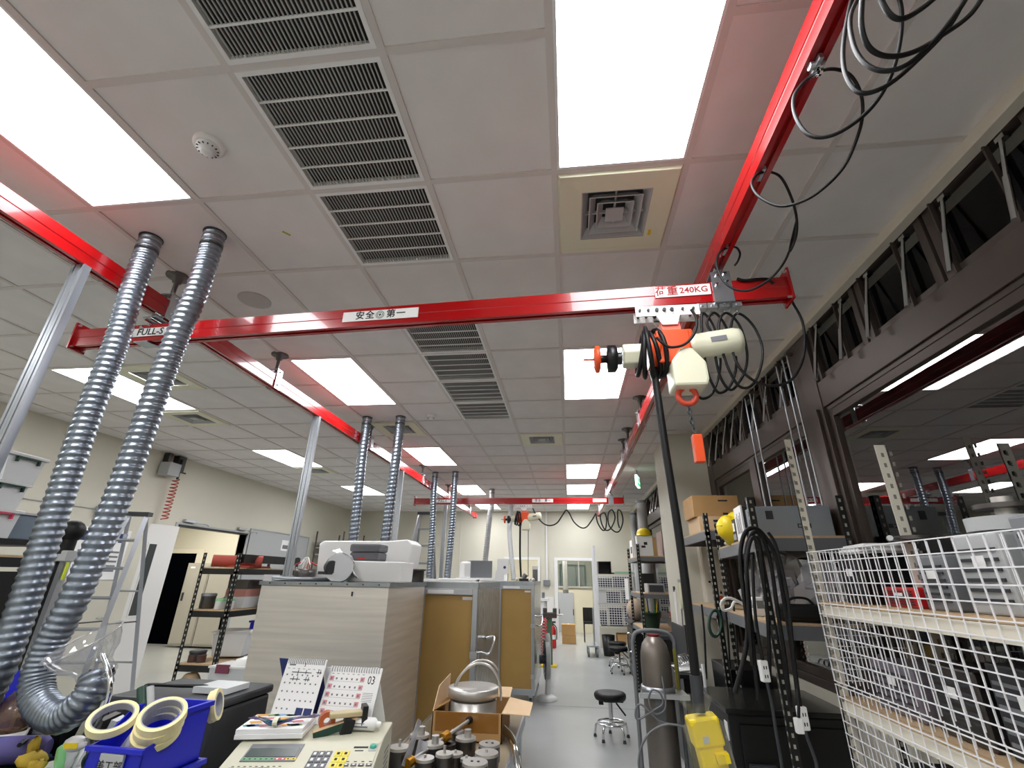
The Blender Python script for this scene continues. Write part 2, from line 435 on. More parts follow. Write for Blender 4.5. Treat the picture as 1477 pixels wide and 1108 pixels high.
obj('cover', MB().lathe([(.105, 0), (.105, .006), (.1, .009), (.0001, .009)], 32, Matrix.Translation((-2.109, 2.5, CE+.008)) @ Matrix.Rotation(PI, 4, 'X')), mat('speaker mesh', (196, 192, 188), .8), t)
p = at(413, 338, Z=CE)
obj('yellow_tag', MB(fr((p.x, p.y, CE), .9)).box(-.022, .022, -.006, .006, .004, .0065), mat('tag yellow', (190, 180, 70), .7), None, 'small yellow sticker on ceiling tile below the smoke detector', 'sticker', base=(p.x, p.y, CE))
p = Vector((1.205, 8.095, CE))
t = thing('exit_sign', 'small green and white lit exit sign hanging from ceiling', 'sign', p)
obj('rod', MB().cyl(p, p+Vector((0, 0, -.1)), .006).box(p.x-.01, p.x+.01, p.y-.05, p.y+.05, p.z-.115, p.z-.1), M_dark, t)
bx = obj('sign_box', MB(fr(p, 1.3)).box(-.16, .16, -.02, .02, -.29, -.11), M_exitw, t)
e = MB(fr(p, 1.3)); e.box(-.15, .15, -.0215, -.0202, -.28, -.225).box(-.04, .05, -.0215, -.0202, -.205, -.125).box(.07, .15, -.0215, -.0202, -.205, -.125)
obj('green_pictogram', e, M_exit, bx)

# ------------------------------------------------------------ window wall on the right
def frame_rect(mb, x0, x1, y0, y1, z0, z1, wd):
    mb.box(x0, x1, y0, y0+wd, z0, z1).box(x0, x1, y1-wd, y1, z0, z1).box(x0, x1, y0+wd, y1-wd, z0, z0+wd).box(x0, x1, y0+wd, y1-wd, z1-wd, z1)
tr3 = MB().box(1.765, 1.86, YB, 5.98, 2.72, 2.9).box(1.78, 1.84, YB, 5.98, 2.69, 2.72).box(1.757, 1.87, 3.2, 3.5, .915, CE-.06).box(1.735, 1.757, 3.24, 3.3, .92, 2.72).box(1.775, 1.85, 4.55, 4.67, .98, 2.70).box(1.765, 1.86, YB, 5.98, .92, .98).box(1.76, 1.865, 5.8, 5.979, .918, CE-.06)
struct('trim_3', tr3, M_bronze, bevel=.003)
def window(n, y0, y1, z0, z1, wd, stays=False):
    fo = MB(); frame_rect(fo, 1.785, 1.835, y0, y1, z0, z1, wd)
    wo = struct(f'window_{n}', fo, M_bronze, bevel=.002)
    obj('pane', MB().box(1.806, 1.812, y0+wd, y1-wd, z0+wd, z1-wd), M_glass2 if stays else M_glass, wo)
    if stays:
        for y in (y0+.13, y1-.13):
            s = MB().cyl((1.79, y, z1-.05), (1.715, y, z0+.1), .009, n=8).cyl((1.735, y, z0+.18), (1.69, y, z0-.03), .0125, n=8).box(1.78, 1.81, y-.02, y+.02, z1-.07, z1-.03)
            obj('stay', s, M_chrome, wo)
            obj('stay_arm', MB().box(1.762, 1.785, y+.05, y+.058, z0+.0, z1-.04), M_bronze, wo)
n = 1
for y0, y1 in ((.1, .78), (.8, 1.4), (1.42, 2.0), (2.02, 2.6), (2.62, 3.2), (3.5, 4.1), (4.12, 4.7), (4.72, 5.25), (5.27, 5.8)):
    window(n, y0, y1, 2.9, CE-.01, .045, True); n += 1
window(n, -1.5, 3.2, .98, 2.69, .05); n += 1
window(n, 3.5, 4.55, .98, 2.69, .06); n += 1
window(n, 4.67, 5.8, .98, 2.69, .06); n += 1
struct('trim_4', MB().box(1.765, 1.86, 6.9, 13.0, 2.72, 2.9).box(1.765, 1.86, 6.9, 13.0, .92, .98).box(1.76, 1.865, 9.0, 9.25, .915, CE-.06).box(1.76, 1.865, 11, 11.25, .915, CE-.06), M_bronze)
for y0, y1 in ((6.92, 7.55), (7.57, 8.25), (8.27, 9.0), (9.25, 9.9), (9.92, 10.95)):
    window(n, y0, y1, 2.9, CE-.01, .045, True); n += 1
for y0, y1 in ((6.92, 9.0), (9.25, 11.0), (11.25, 13.0)):
    window(n, y0, y1, .98, 2.69, .06); n += 1
struct('night_backing', MB().box(2.35, 2.4, -4, 14, -.2, 5), M_night)  # black sheet put outside the panes for the dark of night
# blind rods hanging in front of the windows
for j, (px_, yy) in enumerate(((1085, 4.35), (1102, 4.22), (1150, 3.62), (1168, 3.5), (1180, 3.42))):
    a = Vector((1.72, yy, CE-.12)); b = Vector((1.72, yy, 1.95))
    t = thing('opening_rod', ['thin window opening rod, first from the pillar', 'thin window opening rod, second from the pillar', 'thin window opening rod, left one of the three behind the cream post', 'thin window opening rod, middle of the three behind the cream post', 'thin window opening rod, right one of the three behind the cream post'][j], 'rod', b, 'window opening rods')
    obj('rod', MB().tube([a, b], .006, 6), M_alu, t)
    obj('bracket', MB().box(1.71, 1.80, yy-.015, yy+.015, CE-.13, CE-.11), M_bronze, t)
for j, (x, y) in enumerate(((1.47, 11.0), (1.40, 9.2))):
    t = thing('duct_pipe', ['grey round duct pipe at the far right corner', 'thicker grey round duct pipe near the far right windows'][j], 'pipe', (x, y, .945*j), 'grey corner pipes')
    obj('pipe', MB().cyl((x, y, .945*j), (x, y, 2.97), .07+.02*j, n=16), M_lgrey, t)
    obj('collar', MB().cyl((x, y, 2.95), (x, y, 3.0), .08+.02*j, n=16), M_grey, t)
# ------------------------------------------------------------ overhead crane
PROF = [(-.03, 0), (-.009, 0), (-.009, .016), (.009, .016), (.009, 0), (.03, 0), (.03, .052), (.033, .056), (.033, .108), (.03, .11), (-.03, .11), (-.033, .108), (-.033, .056), (-.03, .052)]
def extr(mb, L0, L1, M):
    """extrude the rail profile along local y"""
    n = len(PROF); vs = [M @ Vector((x, y, z)) for y in (L0, L1) for x, z in PROF]
    mb.add(vs, [tuple(range(n)), tuple(reversed(range(n, 2*n)))]+[(i, n+i, n+(i+1) % n, (i+1) % n) for i in range(n)])
def rail(x, y0, y1, lab, hangers):
    t = thing('crane_rail', lab, 'crane rail', (x, y0, 3.05), 'red crane rails')
    M = Matrix.Translation((x, 0, 3.05)); b = MB(); extr(b, y0, y1, M); obj('track', b, M_red, t)
    for y in (y0, y1): obj('end_plate', MB().box(x-.05, x+.05, y-.006, y+.006, 3.035, 3.175), M_red, t)
    for y in hangers:
        h = MB().lathe([(.07, 0), (.07, -.01), (.03, -.014), (.025, -.05), (.014, -.055), (.014, -.17)], 16, Matrix.Translation((x, y, CE+.008)))
        ho = obj('hanger', h, M_dsteel, t)
        c = MB()
        for sx in (-1, 1): c.box(x+sx*.038-.003, x+sx*.038+.003, y-.035, y+.035, 3.04, 3.21)
        c.box(x-.041, x+.041, y-.035, y+.035, 3.207, 3.213)
        for zz in (3.075, 3.19): c.cyl((x-.055, y, zz), (x+.055, y, zz), .008, n=6)
        obj('clamp', c, M_zinc, ho)
    return t
rail(-2.43, -.9, 12.4, 'long red crane rail along the left, on silver posts', (2.2, 3.33, 5.35, 7.6, 9.4, 11.6))
rail(.78, -.9, 12.0, 'long red crane rail along the right, beside the windows', (-.3, 4.6, 5.7, 6.2, 9.0, 11.3))
def post(x, y, z0, z1, lab):
    t = thing('support_post', lab, 'post', (x, y, z0), 'silver posts under the left rail')
    p = MB(); M = Matrix.Translation((x, y, 0))
    poly = [(-.025, -.025), (-.006, -.025), (-.006, -.015), (.006, -.015), (.006, -.025), (.025, -.025), (.025, .025), (.006, .025), (.006, .015), (-.006, .015), (-.006, .025), (-.025, .025)]
    for dx in (-.018, .018): p.prism([(a*.7+dx, b*.7) for a, b in poly], z0+.01, z1, M)
    obj('extrusion', p, M_alu, t)
    obj('foot', MB().box(x-.09, x+.09, y-.06, y+.06, z0, z0+.012), M_alu, t)
post(-2.43, 1.68, 0, 3.05, 'silver extrusion post at the far left edge under red rail')
post(-2.43, 4.08, 0, 3.05, 'silver extrusion post rising behind the near stainless cabinet')
post(-2.43, 6.6, 0, 3.05, 'silver extrusion post behind the second pair of hoses')
post(-2.43, 9.3, 0, 3.05, 'far silver extrusion post near the second step ladder')

def bridge(P, ang, L0, L1, lab, near):
    """beam hung across under the rails; P on its axis, runs along local x"""
    t = thing('bridge_beam', lab, 'crane beam', P, 'red bridge beams', ang)
    F = Matrix.Translation(P) @ Matrix.Rotation(ang, 4, 'Z')
    R = F @ Matrix.Rotation(-PI/2, 4, 'Z')
    b = MB(); extr(b, L0, L1, R); obj('beam', b, M_red, t)
    for x in (L0, L1):
        e = obj('end_plate', MB(F).box(x-.005, x+.005, -.05, .05, -.02, .15), M_red, t)
        q = MB(F)
        for yy in (-.035, .035):
            for zz in (-.005, .135): q.cyl((x-.02, yy, zz), (x+.02, yy, zz), .006, n=6)
        obj('bolt', q, M_zinc, e)
    for x in (-2.43-P[0], .78-P[0]):
        br = MB(F)
        for s in ((-1, 1) if x > -1 else (1,)): br.box(x-.045, x+.045, s*.037-.003, s*.037+.003, -.006, .16)
        br.box(x-.045, x+.045, -.04, .04, -.01, -.004).box(x-.045, x+.045, -.04, .04, .155, .162)
        bo = obj('suspension_bracket', br, M_galv, t)
        bq = MB(F)
        for xx, zz in ((-.022, .085), (.022, .1), (-.015, .14), (.02, .145)): bq.cyl((x+xx, -.05, zz), (x+xx, .05, zz), .009, n=6)
        bq.cyl((x, 0, .16), (x, 0, .2), .014, n=8).cyl((x, -.03, .195), (x, .03, .195), .02, n=10)
        obj('bolt', bq, M_chrome, bo)
    return t, F
def plaque(t, F, x0, x1, z0, z1, chars, size, mt, sx=1.):
    pl = obj('sticker', MB(F).box(x0, x1, -.0355, -.0336, z0, z1), M_paper, t)
    M = F @ Matrix.Translation(((x0+x1)/2, -.0362, (z0+z1)/2)) @ Matrix.Rotation(PI/2, 4, 'X')
    for c, dx in chars: text(c, size, M @ Matrix.Translation((dx, 0, 0)), mt, pl, sx=sx, bold=.0008)
    return pl, M
BA = -.0415
Bq = (-.4, 2.063, 2.85)
bt, BF = bridge(Bq, BA, -2.52, 1.48, 'near red bridge beam with white safety stickers, hung across both rails', True)
pl, M = plaque(bt, BF, -.785, -.355, .028, .088, [('安', -.115), ('全', -.058), ('第', .062), ('一', .118)], .052, M_ink)
for r in (.024, .0165):
    obj('emblem_ring', MB(M).ring(r, r-.003, .0006, 24), mat('ink green', (30, 90, 70), .7), pl)
obj('emblem_cross', MB(M).box(-.008, .008, -.0025, .0025, 0, .0007).box(-.0025, .0025, -.008, .008, 0, .0007), M_ink, pl)
pl, M = plaque(bt, BF, .865, 1.125, .04, .1, [('荷重', -.075)], .055, M_inkr)
text('240KG', .046, M @ Matrix.Translation((.052, 0, 0)), M_inkr, pl, bold=.0008)
pl, M = plaque(bt, BF, -2.26, -1.76, .028, .082, [('FULL-S', .02)], .06, M_ink)
q = MB(M); 
for a, b, c, d in ((-.19, -.145, .016, .02), (-.19, -.145, -.02, -.016), (-.19, -.186, -.016, .016), (-.149, -.145, -.016, .016), (-.18, -.155, .007, .010), (-.18, -.155, -.0015, .0015), (-.18, -.155, -.010, -.007)): q.box(a, b, c, d, 0, .0007)
obj('logo', q, M_inkg, pl)
Fq = (-.9, 8.6, 2.85)
ft, FF = bridge(Fq, -.012, -1.95, 1.9, 'far red bridge beam crossing in front of the far wall', False)
pl, M = plaque(ft, FF, .27, .65, .028, .088, [('安', -.115), ('全', -.058), ('第', .062), ('一', .118)], .052, M_ink)
plaque(ft, FF, 1.36, 1.6, .03, .09, [], .05, M_ink)
plaque(ft, FF, -1.62, -1.2, .03, .085, [('FULL-S', 0)], .055, M_ink)

# ------------------------------------------------------------ hoists
def hoist(P, lab):
    """P = point on the beam underside where the trolley hangs"""
    t = thing('chain_hoist', lab, 'hoist', P, 'electric chain hoists')
    x, y, z = P
    tp = MB().box(x-.17, x+.13, y-.035, y-.03, z-.06, z-.005).box(x-.17, x+.13, y+.03, y+.035, z-.06, z-.005)
    tp.prism([(-.08, 0), (.04, 0), (.02, -.06), (-.05, -.06)], -.035, -.03, Matrix.Translation((x, y, z-.05)) @ Matrix.Rotation(PI/2, 4, 'X'))
    tp.prism([(-.08, 0), (.04, 0), (.02, -.06), (-.05, -.06)], .03, .035, Matrix.Translation((x, y, z-.05)) @ Matrix.Rotation(PI/2, 4, 'X'))
    tro = obj('trolley_plate', tp, M_white, t)
    b = MB()
    for dx in (-.15, -.11, -.07, -.035, 0, .05, .1): b.cyl((x+dx, y-.045, z-.03), (x+dx, y+.045, z-.03), .009 if -.1 < dx < .02 else .006, n=7)
    obj('bolt', b, M_dark, tro)
    # lug
    obj('lug', MB().prism([(-.06, .0), (.03, .0), (.04, -.09), (-.04, -.09)], -.025, .025, Matrix.Translation((x, y, z-.09)) @ Matrix.Rotation(PI/2, 4, 'X')), mat('faded orange enamel', (236, 120, 96), .4), t)
    c = Vector((x-.01, y, z-.235))
    body = MB().box(c.x-.085, c.x+.065, c.y-.075, c.y+.075, c.z-.09, c.z+.075).box(c.x-.06, c.x+.085, c.y-.06, c.y+.06, c.z-.02, c.z+.085)
    body.lathe([(.085, 0), (.085, .05), (.075, .055)], 20, Matrix.Translation((c.x-.12, c.y, c.z-.005)) @ Matrix.Rotation(PI/2, 4, 'Y'))
    obj('gear_housing', body, M_orange, t, bevel=.008)
    ma, mb_ = c+Vector((.06, 0, .005)), c+Vector((.31, -.01, .035))
    mo = MB().lathe([(.045, 0), (.062, .01), (.066, .03), (.066, .22), (.06, .245), (.03, .25)], 22, zalign(ma, mb_))
    m_ = obj('motor', mo, M_cream, t)
    pl = MB(zalign(ma, mb_)).box(-.0675, -.0655, -.012, .012, .1, .17); obj('name_plate', pl, M_inkg, m_)
    gc = Vector((x+.022, y-.05, z-.355))
    g = MB().prism([(-.07, -.10), (.07, -.10), (.08, -.07), (.078, .01), (.025, .085), (-.025, .085), (-.07, .02)], -.075, .06, Matrix.Translation(gc) @ Matrix.Rotation(PI/2, 4, 'X'))
    obj('chain_cover', g, M_cream, t, bevel=.012)
    # cream control housing at left
    h = MB().prism([(.06, 0), (.03, .06), (-.03, .06), (-.06, 0), (-.03, -.06), (.03, -.06)], 0, .1, Matrix.Translation(c+Vector((-.235, 0, -.02))) @ Matrix.Rotation(PI/2, 4, 'Y') @ Matrix.Rotation(.5, 4, 'Z'))
    obj('control_housing', h, M_cream, t, bevel=.008)
    e = c+Vector((-.30, 0, -.03))
    obj('brake_cap', MB().lathe([(.02, 0), (.02, .03), (.066, .035), (.066, .07), (.05, .08)], 18, Matrix.Translation(e+Vector((-.04, 0, 0))) @ Matrix.Rotation(PI/2, 4, 'Y')).lathe([(.03, 0), (.03, .06)], 12, Matrix.Translation(e) @ Matrix.Rotation(PI/2, 4, 'Y')), M_blackm, t)
    obj('brake_ring', MB().lathe([(.045, 0), (.066, .008), (.066, .025), (.05, .03)], 18, Matrix.Translation(e+Vector((-.07, 0, 0))) @ Matrix.Rotation(PI/2, 4, 'Y')).cyl(e+Vector((-.12, 0, .0)), e+Vector((-.06, 0, 0)), .006), M_orange, t)
    # bundled pendant cable
    k = MB()
    for q in range(5):
        pts = [(c.x-.15+.02*q+.02*math.sin(a+q), c.y+(.085+.008*(q % 3))*math.cos(a), c.z-.01+(.105+.012*(q % 3))*math.sin(a)) for a in [2*PI*i/18 for i in range(18)]]
        k.tube(pts, .011, 7, True)
    obj('cable_bundle', k, M_black, t)
    # hook, chain, load block
    hk = Vector((x+.012, y-.05, z-.452))
    ring = [(hk.x+.038*math.sin(a), hk.y, hk.z-.03+.038*math.cos(a)) for a in [.5+5.4*i/14 for i in range(15)]]
    obj('hook', MB().tube(smoothpts(ring, 2), .013, 8), mat('red orange hook', (214, 78, 54), .4), t)
    ch = MB(); z0 = hk.z-.068; nl = 6
    for q in range(nl):
        cz = z0-.022*q
        lp = [(hk.x+.01*q/nl+(.007*math.cos(a) if q % 2 else 0), hk.y+(0 if q % 2 else .007*math.cos(a)), cz-.013+.014*math.sin(a)) for a in [2*PI*i/8 for i in range(8)]]
        ch.tube(lp, .0032, 5, True)
    obj('chain', ch, M_dark, t)
    zz = z0-.022*nl-.01
    obj('load_block', MB().box(hk.x-.004, hk.x+.034, hk.y-.02, hk.y+.02, zz-.118, zz), M_orange, t, bevel=.003)
    return t
HP = at(965, 443, Y=2.02)
h1 = hoist((.528, 2.02, 2.845), 'orange and cream chain hoist hanging under the near red beam')
hx = at(757, 740, Y=8.6)
h2 = dup(h1, (hx.x, 8.6, 2.845), 'small far chain hoist hanging under the far red beam')
for c_ in list(h2.children):
    if c_.name.split('.')[0] in ('load_block', 'hook', 'chain'): bpy.data.objects.remove(c_)
def cable(name, pts, r, lab, mt=None, cat='cable', n=8, k=8, group=None, base=None):
    P = smoothpts(pts, k)
    return obj(name, MB().tube(P, r, n), mt or M_black, None, lab, cat, group, base=base or tuple(P[0]))
# pendant cable and yellow pendant in plastic bag
t = thing('pendant_control', 'yellow hoist pendant in a clear plastic bag on a thick black cable', 'pendant control', (.445, 2.02, 1.1))
obj('cable', MB().tube(smoothpts([(.42, 2.02, 2.60), (.425, 2.0, 2.2), (.44, 1.99, 1.7), (.437, 1.99, 1.24)], 6), .0165, 10), M_black, t)
obj('cable_sleeve', MB().cyl((.437, 1.99, 1.3), (.437, 1.99, 1.19), .021, n=12), M_dark, t)
F = fr((.437, 1.99, 1.19), .0, 0, -.0) @ Matrix.Rotation(-.17, 4, 'Y')
yb = MB(F).box(-.05, .05, -.04, .04, -.095, -.01).box(-.042, .042, -.036, .036, -.25, -.09).box(-.045, .045, -.038, .038, -.365, -.245)
yo = obj('pendant_body', yb, M_yellow, t, bevel=.008)
for z in (-.12, -.285): obj('button', MB(F).box(.005, .046, -.062, -.03, z-.014, z+.012), M_yellow, yo)
obj('maker_label', MB(F).box(-.02, .0, -.0415, -.0395, -.08, -.06), M_lgrey, yo)
bag = MB(F); bag.lathe([(.058, .04), (.034, .005), (.066, -.04), (.068, -.14), (.072, -.26), (.085, -.37), (.075, -.44)], 18, m=0, caps=False)
for v in bag.v: v += Vector((random.uniform(-.004, .004), random.uniform(-.004, .004), random.uniform(-.006, .006)))
obj('plastic_bag', bag, M_bag2, t)

# festoon cable under the near beam
Y0 = 2.02
def P5(l, y0=Y0, y1=None):   # points read from the crop at (860,400), 4.616 px per photo px
    n = len(l); y1 = y0 if y1 is None else y1
    return [at(860+a/4.616, 400+b/4.616, Y=y0+(y1-y0)*i/max(1, n-1)) for i, (a, b) in enumerate(l)]
fest = [(640, 722), (670, 770), (725, 795), (790, 750), (830, 620), (828, 500), (790, 360), (740, 285), (697, 262), (690, 330), (705, 480), (740, 640), (800, 745), (850, 755), (910, 700), (945, 580), (925, 460), (870, 340), (810, 268), (765, 258), (725, 330),
        (775, 420), (790, 550), (830, 670), (900, 740), (960, 690), (1010, 590), (1015, 480), (970, 340), (905, 268), (845, 255), (805, 330), (820, 480), (880, 640), (960, 735), (1050, 705), (1110, 580), (1122, 450), (1075, 330), (1000, 255), (930, 245), (890, 340), (890, 490), (940, 620), (1040, 705), (1160, 728), (1290, 690), (1375, 570), (1408, 430), (1390, 270), (1320, 150), (1255, 112)]
t = thing('festoon_cable', 'black power cable looping in coils under the near beam end', 'cable', P5([(640, 722)])[0])
FP = P5(fest)
for i, p in enumerate(FP): p.y += .03*math.sin(i*.55)
FP[-1] = Vector((1.085, 2.0, 2.91))
obj('cable', MB().tube(smoothpts(FP, 6), .0062, 8), M_black, t)
for a, b in ((697, 225), (765, 222), (843, 215), (928, 212)):
    q = at(860+a/4.616, 400+b/4.616, Y=Y0)
    obj('cable_trolley', MB().box(q.x-.022, q.x+.022, Y0-.028, Y0+.028, q.z+.0, 2.848).cyl((q.x, Y0-.035, q.z+.012), (q.x, Y0+.035, q.z+.012), .006), M_zinc, t)
    obj('eye_clip', MB().ring(.013, .008, .006, 12, Matrix.Translation((q.x, Y0, q.z-.018)) @ Matrix.Rotation(PI/2, 4, 'X')).cyl((q.x, Y0, q.z+.004), (q.x, Y0, q.z-.006), .004, n=6), M_chrome, t)
obj('power_cord', MB().tube(smoothpts(P5([(632, 215), (668, 280), (655, 370), (590, 445), (500, 466), (445, 440), (400, 400)], 1.9), 8), .0065, 8), M_black, h1)

# festoon along the right rail
RX = .78
t = thing('rail_cable', 'long black cable hanging in wide loops below the right crane rail', 'cable', (RX, 1.0, 3.0))
def P3(l, y0, y1):           # crop at (977,0), 2.954 px per photo px
    n = len(l)
    return [at(977+a/2.954, b/2.954, Y=y0+(y1-y0)*i/(n-1)) for i, (a, b) in enumerate(l)]
c1 = P3([(1330, -60), (1250, 60), (1130, 150), (1010, 220), (900, 240), (820, 205), (785, 110), (790, -40)], .72, .62)
c2 = P3([(800, -60), (740, 60), (745, 170), (785, 255), (860, 300), (960, 285), (1080, 190), (1200, 40), (1260, -60)], .75, .66)
c3 = P3([(1250, -60), (1160, 110), (1020, 260), (900, 360), (800, 398), (745, 370), (710, 290), (708, 180), (735, 30), (760, -60)], .72, .8)
c4 = P3([(1130, -40), (1050, 30), (960, 80), (900, 55), (850, -40)], .62, .6)
c5 = P3([(930, -50), (955, 40), (950, 170), (915, 310), (850, 430), (760, 520), (650, 580), (560, 575), (505, 500), (495, 420), (530, 360), (590, 312)], .8, 1.0)
c6 = P3([(590, 312), (660, 294), (730, 315), (775, 380), (790, 460), (775, 560), (710, 710), (600, 820), (500, 870), (420, 875), (345, 835), (317, 785), (335, 748), (383, 732)], 1.0, 1.42)
c7 = P3([(383, 732), (440, 755), (485, 840), (508, 930), (505, 1010), (478, 1070), (430, 1150)], 1.42, 1.75)
def P8(l, y0, y1):
    n = len(l)
    return [at(1020+a/6.714, 300+b/6.714, Y=y0+(y1-y0)*i/(n-1)) for i, (a, b) in enumerate(l)]
c8 = P8([(865, 130), (840, 280), (760, 500), (640, 660), (500, 760), (380, 802), (260, 785), (160, 710), (100, 590), (92, 500), (130, 420), (205, 385), (280, 382), (318, 440), (300, 510), (265, 560)], 1.72, 1.9)
for c in (c1, c2, c3, c4, c5+c6[1:]+c7[1:-1]+c8):
    obj('cable', MB().tube(smoothpts(c, 7), .005, 8), M_black, t)
for a, b, yy in ((590, 290, 1.0), (383, 708, 1.42), (215, 1050, 1.87)):
    q = at(977+a/2.954, b/2.954, Y=yy)
    obj('cable_trolley', MB().box(RX-.006, RX+.006, yy-.03, yy+.03, q.z-.0, 3.05).cyl((RX-.02, yy, q.z+.01), (RX+.02, yy, q.z+.01), .012, n=10), M_zinc, t)
    obj('eye_clip', MB().ring(.016, .01, .008, 12, Matrix.Translation((RX, yy, q.z-.012)) @ Matrix.Rotation(PI/2, 4, 'Y')), M_chrome, t)
cable('beam_cable', P8([(288, 685), (360, 703), (480, 692), (575, 690), (615, 712), (640, 735)], 1.97, 1.97), .0075, 'short black cable entering the right end of the near red beam')

# far beam festoon
def PF(l): return [at(740+a/6.154, 700+b/6.154, Y=8.56) for a, b in l]
cable('festoon_cable', PF([(175, 205), (215, 280), (270, 340), (330, 358), (390, 335), (440, 265), (472, 222), (500, 250), (540, 325), (600, 375), (650, 372), (700, 310), (735, 250)]), .013, 'black cable in two shallow swags under the far red beam', n=6)
cable('festoon_cable', PF([(735, 250), (750, 330), (790, 395), (820, 390), (830, 300), (810, 245), (775, 270), (790, 350), (825, 400), (870, 380), (905, 290), (880, 220), (845, 250), (850, 350), (900, 410), (945, 405), (975, 320), (960, 240), (930, 225), (930, 320), (945, 380)]), .013, 'tangle of black cable loops at the right end of far red beam', n=6)
p = at(752, 760, Y=8.55)
cable('pendant_cable', [(p.x-.02, 8.55, 2.6), (p.x-.02, 8.55, 2.0), (p.x, 8.55, 1.62)], .018, 'straight black pendant cable hanging from the far hoist', n=6)
p = at(762, 775, Y=8.55)
cable('hoist_chain', [(p.x, 8.55, 2.4), (p.x, 8.55, 1.63)], .006, 'thin chain hanging straight down from the far hoist', M_dark, 'chain', 5)
# ------------------------------------------------------------ flexible exhaust hoses
def hose(name, pts, R, lab, group, pitch=.032, n=36, mt=None, dense=None, amp=.07):
    P = smoothpts(pts, 40)
    # resample evenly
    step = pitch/(5 if dense is None else 8); out = [P[0]]; acc = 0
    for a, b in zip(P, P[1:]):
        L = (b-a).length
        while acc+L >= step:
            a = a+(b-a)*((step-acc)/L); L = (b-a).length; acc = 0; out.append(a)
        acc += L
    PH = [0.]
    for i in range(1, len(out)):
        f_ = 0 if dense is None else min(1, max(0, (i/len(out)-dense)/.08))
        PH.append(PH[-1]+(1+f_*.7)/(5 if dense is None else 8))
    def rf(i, a):
        ph = (PH[i]-a/(2*PI)) % 1.0
        return R*(1+amp*(1-abs(ph*2-1)*2)+.011*math.sin(11*a+PH[i]*2*PI*.55))
    base = tuple(out[0])
    t = thing(name, lab, 'hose', base, group)
    obj('duct', MB().tube(out, R, n, rf=rf), mt or M_duct, t)
    if True:
        a = out[0]; d = (out[9]-out[0]).normalized()
        c = MB().lathe([(R*.98, 0), (R*.98, .085)], 24, zalign(a-d*.0, a+d), caps=False)
        obj('collar', c, M_galv, t)
        obj('clamp_band', MB().ring(R*1.07, R*1.0, .012, 24, zalign(a+d*.082, a+d)), M_dsteel, t)
        obj('rim', MB().ring(R*1.12, R*.9, .006, 24, zalign(a+d*.001, a+d)), M_dark, t)
    return t, out
D = at
hL, _ = hose('exhaust_hose', [(-2.30, 1.846, CE+.006), (-2.29, 1.846, 3.0), D(166, 500, Y=1.846), D(127, 600, Y=1.846), D(81, 735, Y=1.846), D(24, 900, Y=1.85), D(-10, 985, Y=1.85), D(-60, 1060, Y=1.87), D(-150, 1090, Y=1.9)], .052, 'left one of the two big silver flexible hoses in front', 'big silver exhaust hoses')
loop = [(-1.906, 1.844, CE+.006), (-1.9, 1.844, 3.0), D(250, 500, Y=1.846), D(199, 640, Y=1.846), D(163, 735, Y=1.846), D(108, 862, Y=1.85), D(72, 930, Y=1.85), D(54, 980, Y=1.85), D(58, 1014, Y=1.84), D(87, 1034, Y=1.82), D(117, 1016, Y=1.81), D(136, 990, Y=1.82), D(140, 972, Y=1.83)]
hR, out = hose('exhaust_hose', loop, .052, 'right big silver flexible hose ending in a loop with clear hood', 'big silver exhaust hoses', dense=.74)
# clear acrylic hood on the loop end
e, d = out[-1], (out[-1]-out[-12]).normalized()
ax = (Vector((-.28, -.42, .8))).normalized()
H = zalign(e, e+ax)
hood = MB().lathe([(.056, -.01), (.056, .03), (.068, .05), (.09, .07), (.108, .105), (.114, .13), (.118, .135)], 32, H, caps=False)
hood.lathe([(.115, .135), (.111, .13), (.105, .105), (.087, .07), (.065, .05), (.053, .03)], 32, H, caps=False)
obj('clear_hood', hood, M_clear, hR)
obj('hood_rim', MB().tube([H @ Vector((.118*math.cos(a), .118*math.sin(a), .135)) for a in [2*PI*i/32 for i in range(32)]], .004, 6, True), M_clear, hR)
obj('hood_clamp', MB().ring(.062, .055, .014, 24, H @ Matrix.Translation((0, 0, -.012))).cyl(H @ Vector((-.06, 0, 0)), H @ Vector((-.09, 0, .0)), .012, n=8), M_chrome, hR)
st = smoothpts([D(148, 945, Y=1.8), D(158, 975, Y=1.78), D(157, 1005, Y=1.78), D(145, 1035, Y=1.8), D(125, 1070, Y=1.85), D(105, 1108, Y=1.9)], 6)
obj('hose_arm', MB().tube(st, .0085, 8), M_chrome, hR)

def mid(x, y, tgt, R, lab, mt=None, bend=None):
    pts = [(x, y, CE+.006), (x, y, 2.9)]+(bend or [])+[tgt]
    return hose('exhaust_hose', pts, R, lab, 'thinner silver hoses into the enclosures', .045, 20, mt)
mid(-2.352, 5.033, D(507, 800, Y=5.1), .053, 'left silver hose of the second pair, behind white foam', bend=[D(518, 700, Y=5.05)])
mid(-1.939, 5.035, D(553, 800, Y=5.1), .053, 'right silver hose of the second pair, behind white foam', bend=[D(566, 700, Y=5.05)])
mid(-2.371, 8.171, D(619, 835, Y=8.2), .053, 'left silver hose of the third pair, beside far step ladder', bend=[D(624, 760, Y=8.2)])
mid(-1.986, 8.127, D(645, 834, Y=8.15), .053, 'right silver hose of the third pair, in front of far wall', bend=[D(652, 760, Y=8.15)])
mid(-1.591, 9.912, D(698, 826, Y=9.9), .053, 'leaning grey hose over second enclosure', mt=M_lgrey, bend=[D(707, 740, Y=9.9), D(702, 790, Y=9.9)])
mid(-1.341, 11.243, D(741, 836, Y=10.8), .053, 'straight grey hose crossing the far beam, by far doorway', mt=M_lgrey, bend=[D(735, 770, Y=11.1)])

